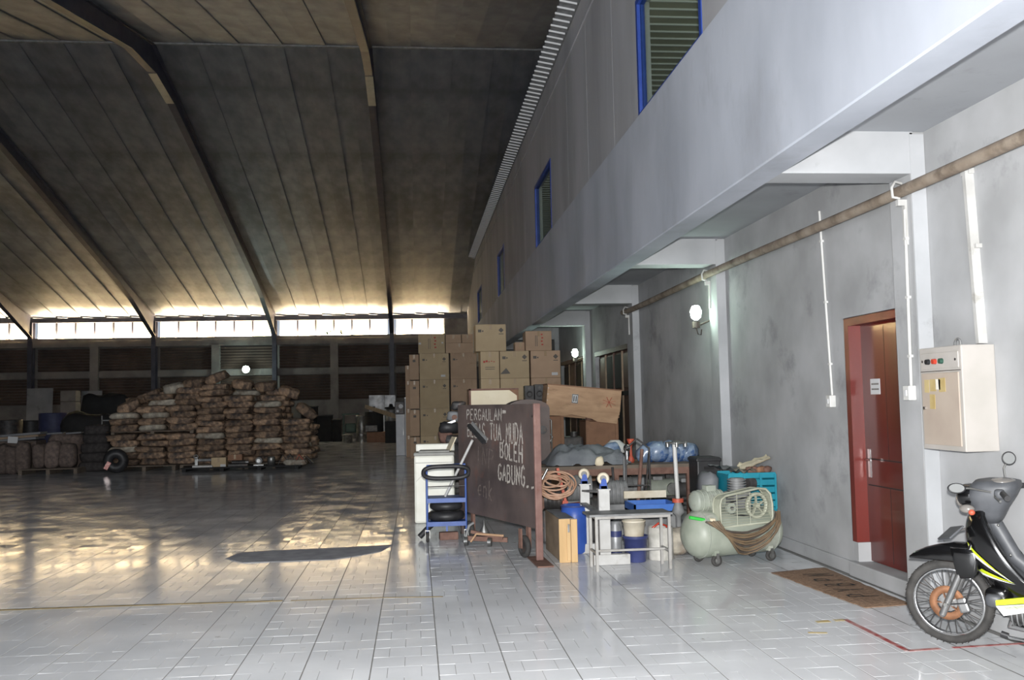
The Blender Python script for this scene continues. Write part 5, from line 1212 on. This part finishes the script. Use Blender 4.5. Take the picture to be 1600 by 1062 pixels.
for i in range(11):
    dz = .12+.02*i; x0, x1 = -.43+.014*i, .45-.012*(i % 4); pts = []
    for k in range(15):
        u = k/14; zz = .43+(.47-.43)*u-dz*math.sin(PI*u)**.8*1.15+rr.uniform(-.003, .003)
        s_ = .292-zz; rad = math.sqrt(max(0, .225**2-s_**2)) if abs(s_) < .225 else 0
        pts.append((x0+(x1-x0)*u, -max(rad, .1)-.016-.006*(i % 3), zz))
    P('hose', G().tube(pts, .0105, 6), m_hose if i % 3 else m_hoseblack, t)
P('air_gun', G().tube([(-.56, -.12, .5), (-.42, -.14, .47), (-.36, -.15, .46)], .017, 7), m_green, t); P('gun_cap', G().cyl((-.36, -.15, .46), (-.31, -.16, .455), .024), m_palewood, t)
P('outlet_pipe', G().tube([(.42, -.02, .5), (.46, -.03, .53), (.47, -.03, .42), (.46, -.03, .3)], .008, 6), m_dkmetal, t); P('valve', G().box((.41, -.03, .545), (.11, .05, .035), None, .008), m_metal, t)
for o in t.children:
    if o.name.split('.')[0] in ('motor', 'pump', 'deck_plate', 'belt_guard', 'flywheel', 'motor_pulley', 'belt', 'valve', 'air_gun', 'gun_cap', 'hub'):
        o.location = (-.03, 0, -.06) if o.name.split('.')[0] not in ('air_gun', 'gun_cap') else (0, 0, -.025)
# teal crates
for i in range(2):
    t = T('teal_crate', ['lower teal slatted plastic crate behind the compressor', 'upper teal slatted plastic crate behind the compressor, full of rags'][i], 'crate', (3.585, 10.15, .388*i), 0, 'teal plastic crates')
    wq, dq, hq = .52, .38, .385
    for k in range(5):
        z = .03+hq*k/5
        P('slat', G().box((0, -dq/2, z+.03), (wq, .014, .058)), m_teal, t); P('slat', G().box((0, dq/2, z+.03), (wq, .014, .058)), m_teal, t)
    for sx in (-1, 1): P('side', G().box((sx*wq/2, 0, hq/2), (.014, dq, hq-.01)), m_teal, t)
    for x in (-.255, -.09, .09, .255): P('rib', G().box((x, -dq/2-.008, hq/2), (.022, .014, hq-.01)), m_teal, t)
    P('floor_panel', G().box((0, 0, .012), (wq, dq, .02)), m_teal, t)
for i, (x, y, z, w_, d_, mt, ro, lab) in enumerate(((3.42, 10.12, .83, .40, .34, m_greyboard, (.1, .12, .3), 'grey cardboard flap over the left of the teal crate'), (3.66, 10.1, .89, .34, .3, m_palewood, (.05, -.35, -.2), 'pale crumpled sheet on the right of the teal crate'), (3.52, 10.02, .815, .3, .25, m_sackpale, (0, .0, .4), 'pale paper lying lowest over the teal crate rim'))):
    g = G(); vs = []
    for a_ in range(9):
        for b_ in range(7):
            u, v = a_/8, b_/6; vs.append(((u-.5)*w_, (v-.5)*d_, .05*noise.noise(Vector((u*4+i, v*4, i)))))
    g.add(vs, [(a_*7+b_, (a_+1)*7+b_, (a_+1)*7+b_+1, a_*7+b_+1) for a_ in range(8) for b_ in range(6)], True)
    vs = [(v[0], v[1], v[2]-.006) for v in vs]; g.add(vs, [(a_*7+b_, a_*7+b_+1, (a_+1)*7+b_+1, (a_+1)*7+b_) for a_ in range(8) for b_ in range(6)], True)
    o = TM('waste_sheet', g, mt, lab, 'sheet', (x, y, z), 0, 'waste on the teal crate'); o.rotation_euler = ro
for i, x in enumerate((3.60, 3.70, 3.77)):
    TM('orange_part', G().lump((0, 0, 0), (.13, .07, .07), i+2.2, 10, 7, .7, .2), m_woodred if i == 1 else m_rust, ['small rust red part at the left', 'orange brown part in the middle', 'rust red part at the right'][i]+' of the waste in the teal crate', 'part', (x, 9.99, .815), .4*i, 'orange parts in the teal crate')
TM('stuffed_bag', G().lump((0, 0, .17), (.19, .3, .36), 8, 12, 8, .6, .12), m_greyboard, 'grey stuffed sack leaning at the left of the teal crates', 'sack', (3.20, 10.3, .43)); 
t = T('lower_box', 'grey carton under the grey stuffed sack behind the compressor', 'box', (3.18, 10.3, 0)); P('body', G().box((0, 0, .21), (.26, .36, .42), None, .01), m_boxpink, t); P('tape', G().box((0, 0, .421), (.05, .35, .003)), m_tape, t)
for i, (z, h_) in enumerate(((0, .46), (.465, .44))):
    t = T('black_crate', ['lower black plastic crate beside the workbench end', 'upper black plastic crate beside the workbench end'][i], 'crate', (3.40, 11.05, z), 0, 'black crates beside the workbench')
    P('body', G().box((0, 0, h_/2), (.28, .36, h_), None, .015), m_rubber, t); P('rim', G().box((0, 0, h_-.03), (.30, .38, .035), None, .008), m_rubber, t); P('handle_slot', G().box((0, -.182, h_*.72), (.12, .006, .035)), m_dark, t)
# ------------------------------------------------------------------ motorcycle (x forward, y left, z up; origin under the front axle)
BK = T('motorcycle', 'black underbone motorcycle with lime and white stripes parked at right', 'motorcycle', (3.40, 5.88, 0))
BK.rotation_euler = (-.05, 0, math.radians(136))
R0 = .268
ty = P('front_tyre', G().torus((0, 0, R0), .239, .029, (0, 1, 0), 44, 12, 1.1), m_tyre, BK)
g = G(); nkn = 44
for k in range(nkn):
    for s_ in (-1, 1):
        a_ = 2*PI*(k+.25*s_)/nkn; g.box((R0*.988*math.cos(a_), s_*.014, R0+R0*.988*math.sin(a_)), (.006, .018, .008), (0, -a_+PI/2, 0))
P('tread', g, m_tyre, ty)
fr = P('front_rim', G().lathe([(.203, -.02), (.215, -.024), (.219, -.016), (.210, -.01), (.210, .01), (.219, .016), (.215, .024), (.203, .02), (.200, .0), (.203, -.02)], 44, Matrix.Translation((0, 0, R0)) @ Matrix.Rotation(PI/2, 4, 'X')), m_chrome, BK)
for k in range(36):
    a_ = 2*PI*k/36; b_ = a_+(.5 if k % 2 else -.5); s_ = 1 if (k//2) % 2 else -1
    P('spoke', G().tube([(.05*math.cos(b_), s_*.03, R0+.05*math.sin(b_)), (.204*math.cos(a_), s_*.004, R0+.204*math.sin(a_))], .0030, 4, False, False), m_dkmetal, fr)
P('front_hub', G().cyl((0, -.055, R0), (0, .055, R0), .04).cyl((0, -.035, R0), (0, -.03, R0), .058).cyl((0, .03, R0), (0, .035, R0), .058), m_alu, BK)
g = G().lathe([(.062, .05), (.108, .05), (.108, .054), (.062, .054), (.062, .05)], 30, Matrix.Translation((0, 0, R0)) @ Matrix.Rotation(-PI/2, 4, 'X')); dsc = P('brake_disc', g, m_disc, BK)
for k in range(5): a_ = 2*PI*k/5; P('disc_arm', G().bar((.03*math.cos(a_), .052, R0+.03*math.sin(a_)), (.07*math.cos(a_), .052, R0+.07*math.sin(a_)), .022, .005), m_disc, dsc)
P('caliper', G().box((-.10, .07, R0-.0), (.06, .045, .09), (0, .3, 0), .012), m_alu, BK)
P('speed_cable', G().tube([(-.02, .085, R0), (-.12, .10, R0+.02), (-.16, .1, R0+.14), (-.17, .09, R0+.3)], .005, 6), m_rubber, BK)
fd = Vector((-.44, 0, 1)).normalized()
for s_ in (-1, 1):
    y = s_*.083; b0 = Vector((-.005, y, R0))
    lg = P('fork_leg', G().cyl(b0-fd*.075, b0+fd*.24, .022, .022, 14).cyl(b0-fd*.075, b0-fd*.09, .022, .014, 14), m_alu, BK)
    P('fork_tube', G().cyl(b0+fd*.2, b0+fd*.5, .015, None, 12), m_chrome, BK); P('axle_nut', G().cyl(b0+Vector((0, s_*.015, 0)), b0+Vector((0, s_*.035, 0)), .014, None, 6), m_metal, lg)
# fender: lofted arch
g = G(); path = [(.228, .540, .012, .006), (.19, .572, .042, .030), (.12, .606, .058, .062), (.03, .636, .066, .092), (-.05, .652, .070, .110), (-.13, .650, .072, .12), (-.20, .60, .070, .11), (-.26, .52, .06, .09)]
nq = 11; vs = []
for th in (0, .008):
    for (x, z, hw, dr_) in path:
        for j in range(nq):
            a_ = PI*j/(nq-1); vs.append((x, hw*math.copysign(abs(math.cos(a_))**.7, math.cos(a_))*(1-th), z-dr_*(1-math.sin(a_)**.6)-th))
k = len(path); o_ = k*nq
fs = [(i*nq+j, (i+1)*nq+j, (i+1)*nq+j+1, i*nq+j+1) for i in range(k-1) for j in range(nq-1)]
fs += [(o_+i*nq+j, o_+i*nq+j+1, o_+(i+1)*nq+j+1, o_+(i+1)*nq+j) for i in range(k-1) for j in range(nq-1)]
fs += [(i*nq, o_+i*nq, o_+(i+1)*nq, (i+1)*nq) for i in range(k-1)]+[(i*nq+nq-1, (i+1)*nq+nq-1, o_+(i+1)*nq+nq-1, o_+i*nq+nq-1) for i in range(k-1)]
g.add(vs, fs, True); P('front_fender', g, m_bkblack, BK)
for s_ in (-1, 1):
    g = G(); poly = [(-.045, .63), (-.20, .63), (-.215, .56), (-.20, .47), (-.175, .445), (-.095, .435), (-.075, .455), (-.06, .53)]
    c_ = (-.135, .53); vs = []
    for (dy, sc) in ((.080, 1.0), (.102, .93), (.108, .7)):
        for x, z in poly: vs.append((c_[0]+(x-c_[0])*sc, s_*dy, c_[1]+(z-c_[1])*sc))
    n = len(poly)
    g.add(vs, [(r_*n+i, r_*n+(i+1) % n, (r_+1)*n+(i+1) % n, (r_+1)*n+i) for r_ in range(2) for i in range(n)]+[tuple(2*n+i for i in range(n)), tuple(n-1-i for i in range(n))], True)
    P('fork_cover', g, m_bkblack, BK)
# leg shield
ZL = [(.30, -.33, -.66, .115), (.36, -.27, -.60, .14), (.45, -.20, -.50, .172), (.54, -.15, -.42, .185), (.62, -.125, -.365, .182), (.70, -.12, -.32, .17), (.78, -.125, -.28, .15), (.84, -.145, -.255, .125), (.885, -.18, -.25, .10)]
def sec(z):
    if z <= ZL[0][0]: return ZL[0][1:]
    for a_, b_ in zip(ZL, ZL[1:]):
        if a_[0] <= z <= b_[0]:
            k_ = (z-a_[0])/(b_[0]-a_[0]); return tuple(a_[i]+(b_[i]-a_[i])*k_ for i in (1, 2, 3))
    return ZL[-1][1:]
def wing(x, z):
    xf, xw, yw = sec(z); s_ = max(0, min(1, (x-xf)/(xw-xf)))**(1/1.5); return yw*math.sin(s_*PI/2)
def shield(off, inset, ns=17, s0=-1, s1=1):
    vs = []
    zz = [ZL[0][0]+(ZL[-1][0]-ZL[0][0])*i/14 for i in range(15)]
    for z in zz:
        xf, xw, yw = sec(z)
        for j in range(ns):
            s_ = s0+(s1-s0)*j/(ns-1); vs.append((xf+(xw-xf)*abs(s_)**1.5-off*(1-abs(s_)*.6), (yw-inset)*math.sin(s_*PI/2), z))
    return vs, len(zz), ns
va, nz_, ns_ = shield(0, 0); vb, _, _ = shield(.03, .012); g = G(); o_ = len(va)
fs = [(i*ns_+j, i*ns_+j+1, (i+1)*ns_+j+1, (i+1)*ns_+j) for i in range(nz_-1) for j in range(ns_-1)]
fs2 = [(o_+i*ns_+j, o_+(i+1)*ns_+j, o_+(i+1)*ns_+j+1, o_+i*ns_+j+1) for i in range(nz_-1) for j in range(ns_-1)]
rim = [(i*ns_, (i+1)*ns_, o_+(i+1)*ns_, o_+i*ns_) for i in range(nz_-1)]+[(i*ns_+ns_-1, o_+i*ns_+ns_-1, o_+(i+1)*ns_+ns_-1, (i+1)*ns_+ns_-1) for i in range(nz_-1)]
rim += [(j, o_+j, o_+j+1, j+1) for j in range(ns_-1)]+[((nz_-1)*ns_+j, (nz_-1)*ns_+j+1, o_+(nz_-1)*ns_+j+1, o_+(nz_-1)*ns_+j) for j in range(ns_-1)]
g.add(va+vb, fs+fs2+rim, True); ls = P('leg_shield', g, m_bkblack, BK)
# grey inner panel with raised spine
g = G(); vs = []; zz = [.34+(.93-.34)*i/16 for i in range(17)]; nj = 13
for z in zz:
    xf, xw, yw = sec(min(z, .885)); sp = .055+.03*(z-.34)
    for j in range(nj):
        s_ = -1+2*j/(nj-1); y = (yw*.82)*s_; bulge = max(0, 1-abs(y/ .095))**.5 if abs(y) < .095 else 0
        base = xw+.03+.02*abs(s_)
        spine = -.24-.46*max(0, (.62-z)/.3)**1.3-.05
        vs.append((min(base, base*(1-bulge)+min(spine, base)*bulge)-.004, y, z))
g.add(vs, [(i*nj+j, (i+1)*nj+j, (i+1)*nj+j+1, i*nj+j+1) for i in range(16) for j in range(nj-1)], True)
vs = [(v[0]+.012, v[1]*.98, v[2]) for v in vs]
g.add(vs, [(i*nj+j, i*nj+j+1, (i+1)*nj+j+1, (i+1)*nj+j) for i in range(16) for j in range(nj-1)], True)
ip = P('inner_panel', g, m_bkgrey, BK)
for x, y, z in ((-.335, .1, .79), (-.40, .14, .62), (-.30, .04, .80)): P('panel_bolt', G().ball((x, y, z), .008, 8, 6), m_metal, ip)
# decals draped on the left wing
def tri(pts, mt):      # a long thin wedge, cut in small quads so it follows the curved panel
    a_, b_, c_ = pts
    n = 7
    for i in range(n):
        u0, u1 = i/n, (i+1)/n
        L = lambda p, q, u: (p[0]+(q[0]-p[0])*u, p[1]+(q[1]-p[1])*u)
        yield [L(a_, c_, u0), L(a_, c_, u1), L(b_, c_, u1), L(b_, c_, u0)]
def wedge(a_, b_, c_, mt, off):
    for s_ in (1, -1):
        g = G()
        for q in tri((a_, b_, c_), mt):
            vs = [(x, s_*(wing(x, z)+off), z) for x, z in q]
            g.add(vs, [(0, 1, 2, 3) if s_ < 0 else (3, 2, 1, 0)])
        P('stripe', g, mt, ls)
wedge((-.145, .655), (-.165, .60), (-.415, .455), m_decalwhite, .0045)
wedge((-.142, .668), (-.162, .628), (-.385, .475), m_lime, .007)
wedge((-.20, .492), (-.225, .515), (-.42, .458), m_lime, .008)
wedge((-.19, .475), (-.20, .492), (-.425, .45), m_decalwhite, .006)
# headset: cowl, meter, headlight, bars, mirrors
g = G(); vs = []; secs = [(.79, -.21, -.33, .06), (.83, -.19, -.355, .085), (.89, -.165, -.385, .115), (.96, -.15, -.43, .135), (1.02, -.17, -.46, .135), (1.05, -.20, -.455, .115), (1.06, -.25, -.42, .08)]
nq = 18
for z, xa, xb, hw in secs:
    for j in range(nq):
        a_ = 2*PI*j/nq; vs.append(((xa+xb)/2+(xa-xb)/2*math.copysign(abs(math.cos(a_))**.7, math.cos(a_)), hw*math.copysign(abs(math.sin(a_))**.7, math.sin(a_)), z))
k = len(secs)
g.add(vs, [(i*nq+j, i*nq+(j+1) % nq, (i+1)*nq+(j+1) % nq, (i+1)*nq+j) for i in range(k-1) for j in range(nq)]+[tuple(range(nq-1, -1, -1)), tuple(range((k-1)*nq, k*nq))], True)
cw_ = P('handlebar_cowl', g, m_bkgrey, BK)
P('front_visor', G().lump((-.17, 0, .955), (.16, .21, .14), 1, 16, 10, .7, 0), m_bkblack, cw_)
P('headlight', G().ball((-.11, 0, .925), (.03, .07, .05)), m_lens, BK)
P('speedometer', G().ball((-.36, .02, 1.052), (.075, .09, .02), 18, 8), m_lens, cw_)
P('warning_light', G().ball((-.36, .125, .975), .009, 8, 6), m_redlens, cw_)
for s_ in (-1, 1):
    P('handle_grip', G().tube([(-.33, s_*.11, .985), (-.39, s_*.19, .995), (-.435, s_*.30, .985)], [.016, .018, .018], 10), m_rubber, BK)
    P('switch_cluster', G().lump((-.365, s_*.165, .99), (.06, .06, .06), 2, 10, 7, .6, 0), m_bkgrey, BK)
    P('brake_lever', G().tube([(-.34, s_*.16, .985), (-.35, s_*.21, .975), (-.395, s_*.30, .965)], .007, 6), m_metal, BK)
    P('turn_signal', G().ball((-.17, s_*.13, .885), (.045, .028, .028)), m_lens, BK)
    P('signal_lens', G().ball((-.20, s_*.15, .868), (.02, .018, .018), 10, 7), m_orange, BK)
# mirrors
for s_, base, hd_, nrm in ((1, (-.32, .17, 1.0), (-.15, .275, 1.03), (-.45, .75, .45)), (-1, (-.34, -.17, 1.02), (-.355, -.22, 1.165), (-.5, .85, .1))):
    st = P('mirror_stalk', G().tube([base, ((base[0]+hd_[0])/2+.02, (base[1]+hd_[1])/2, (base[2]+hd_[2])/2+.012), hd_], .006, 6), m_metal, BK)
    q = Vector(nrm).to_track_quat('Z', 'Y').to_matrix().to_4x4(); q = Matrix.Translation(hd_) @ q @ Matrix.Diagonal((1.0 if s_ > 0 else .8, .62 if s_ > 0 else .8, 1, 1))
    P('mirror_shell', G().lathe([(0, -.028), (.03, -.022), (.05, -.006), (.055, .004), (.052, .009), (.045, .006), (.0, .004)], 20, q), m_rubber, st)
    P('mirror_glass_pale', G().lathe([(.045, .0065), (.0, .0075)], 20, q), m_mirror, st)
P('number_plate', G().box((-.045, .05, .715), (.012, .20, .12), (.35, -.9, .35), .004), m_bkgrey, BK, 'grey number plate under the cowl')
P('plate_bracket', G().bar((-.05, 0, .71), (-.13, 0, .74), .03, .01), m_dkmetal, BK)
P('horn', G().lump((-.285, .10, .325), (.10, .07, .085), 3, 14, 9, .7, .03), m_bkgrey, BK)
P('horn_cover', G().lump((-.30, .085, .345), (.14, .06, .12), 4, 14, 9, .7, .03), m_bkblack, BK)
# body behind the shield
P('frame_spine', G().tube([(-.27, 0, .84), (-.40, 0, .58), (-.58, 0, .42), (-.80, 0, .46), (-1.0, 0, .55)], .045, 9), m_bkgrey, BK)
nq = 14
g = G(); vs = []; secs = [(-.40, .05, .30, .47), (-.50, .11, .24, .46), (-.66, .12, .22, .50), (-.80, .115, .36, .62), (-1.0, .12, .50, .70), (-1.25, .10, .62, .76), (-1.5, .05, .70, .80)]
for x, hw, z0, z1 in secs:
    for j in range(nq):
        a_ = 2*PI*j/nq; vs.append((x, hw*math.copysign(abs(math.cos(a_))**.6, math.cos(a_)), (z0+z1)/2+(z1-z0)/2*math.copysign(abs(math.sin(a_))**.6, math.sin(a_))))
k = len(secs)
g = G().add(vs, [(i*nq+j, i*nq+(j+1) % nq, (i+1)*nq+(j+1) % nq, (i+1)*nq+j) for i in range(k-1) for j in range(nq)]+[tuple(range(nq)), tuple(range(k*nq-1, (k-1)*nq-1, -1))], True)
sc_ = P('side_cover', g, m_bkblack, BK)
for pts, mt in (([(-.30, .335), (-.30, .305), (-.62, .365), (-.60, .40)], m_lime), ([(-.30, .30), (-.34, .245), (-.62, .325), (-.62, .355)], m_decalwhite), ([(-.34, .30), (-.36, .285), (-.60, .335), (-.60, .35)], m_lime)):
    for s_ in (1, -1):
        g = G()
        vs = [(x, s_*.138, z) for x, z in pts]+[(x, s_*.118, z) for x, z in pts]; g.add(vs, [(0, 1, 2, 3), (7, 6, 5, 4), (0, 4, 5, 1), (1, 5, 6, 2), (2, 6, 7, 3), (3, 7, 4, 0)])
        P('stripe', g, mt, sc_)
P('seat', G().lump((-1.05, 0, .76), (.72, .24, .12), 5, 18, 10, .5, .02), m_rubber, BK)
en = P('engine', G().box((-.60, 0, .25), (.28, .22, .16), None, .04).cyl((-.36, 0, .25), (-.52, 0, .25), .075), m_dkmetal, BK)
for k in range(5): P('cooling_fin', G().cyl((-.37-.03*k, 0, .25), (-.378-.03*k, 0, .25), .092), m_greymetal, en)
P('crankcase_cover', G().cyl((-.62, .11, .25), (-.62, .135, .25), .08), m_alu, en)
P('exhaust', G().tube([(-.36, -.03, .2), (-.33, -.06, .14), (-.45, -.11, .11), (-.8, -.14, .13), (-1.4, -.16, .22)], [.018, .018, .02, .035, .045], 10), m_chrome, BK)
P('gear_lever', G().tube([(-.34, .14, .135), (-.37, .145, .12), (-.50, .14, .11), (-.58, .13, .16)], .010, 7), m_chrome, BK); P('lever_rubber', G().cyl((-.32, .14, .138), (-.36, .14, .128), .017), m_rubber, BK)
P('foot_peg', G().cyl((-.68, .1, .2), (-.68, .26, .2), .018), m_rubber, BK); P('foot_peg', G().cyl((-.68, -.1, .2), (-.68, -.26, .2), .018), m_rubber, BK)
P('side_stand', G().tube([(-.74, .09, .2), (-.80, .2, .02), (-.84, .22, .02)], .012, 7), m_dkmetal, BK)
P('rear_tyre', G().torus((-1.22, 0, R0), .226, .042, (0, 1, 0), 40, 12), m_tyre, BK); rr_ = P('rear_rim', G().torus((-1.22, 0, R0), .196, .012, (0, 1, 0), 36, 8, 1.6), m_chrome, BK)
for k in range(18):
    a_ = 2*PI*k/18; P('spoke', G().tube([(-1.22+.04*math.cos(a_+.5), .02, R0+.04*math.sin(a_+.5)), (-1.22+.19*math.cos(a_), 0, R0+.19*math.sin(a_))], .003, 4, False, False), m_metal, rr_)
P('rear_hub', G().cyl((-1.22, -.07, R0), (-1.22, .07, R0), .06), m_alu, BK)
for s_ in (-1, 1):
    P('swing_arm', G().bar((-.72, s_*.09, .26), (-1.22, s_*.09, R0), .04, .025), m_dkmetal, BK); P('shock_absorber', G().cyl((-1.2, s_*.11, .3), (-1.08, s_*.11, .58), .03), m_redlens, BK)
g = G(); vs = []
for i in range(9):
    a_ = math.radians(60+i*13)
    for j in range(7): b_ = PI*j/6; vs.append((-1.22+.31*math.cos(a_), .075*math.cos(b_), R0+.31*math.sin(a_)-.05*(1-math.sin(b_))))
g.add(vs, [(i*7+j, (i+1)*7+j, (i+1)*7+j+1, i*7+j+1) for i in range(8) for j in range(6)], True); P('rear_fender', g, m_bkblack, BK)
P('tail_lamp', G().ball((-1.53, 0, .76), (.04, .06, .04)), m_redlens, BK); P('grab_rail', G().tube([(-1.2, .12, .76), (-1.5, .12, .82), (-1.55, 0, .83), (-1.5, -.12, .82), (-1.2, -.12, .76)], .012, 7), m_alu, BK)
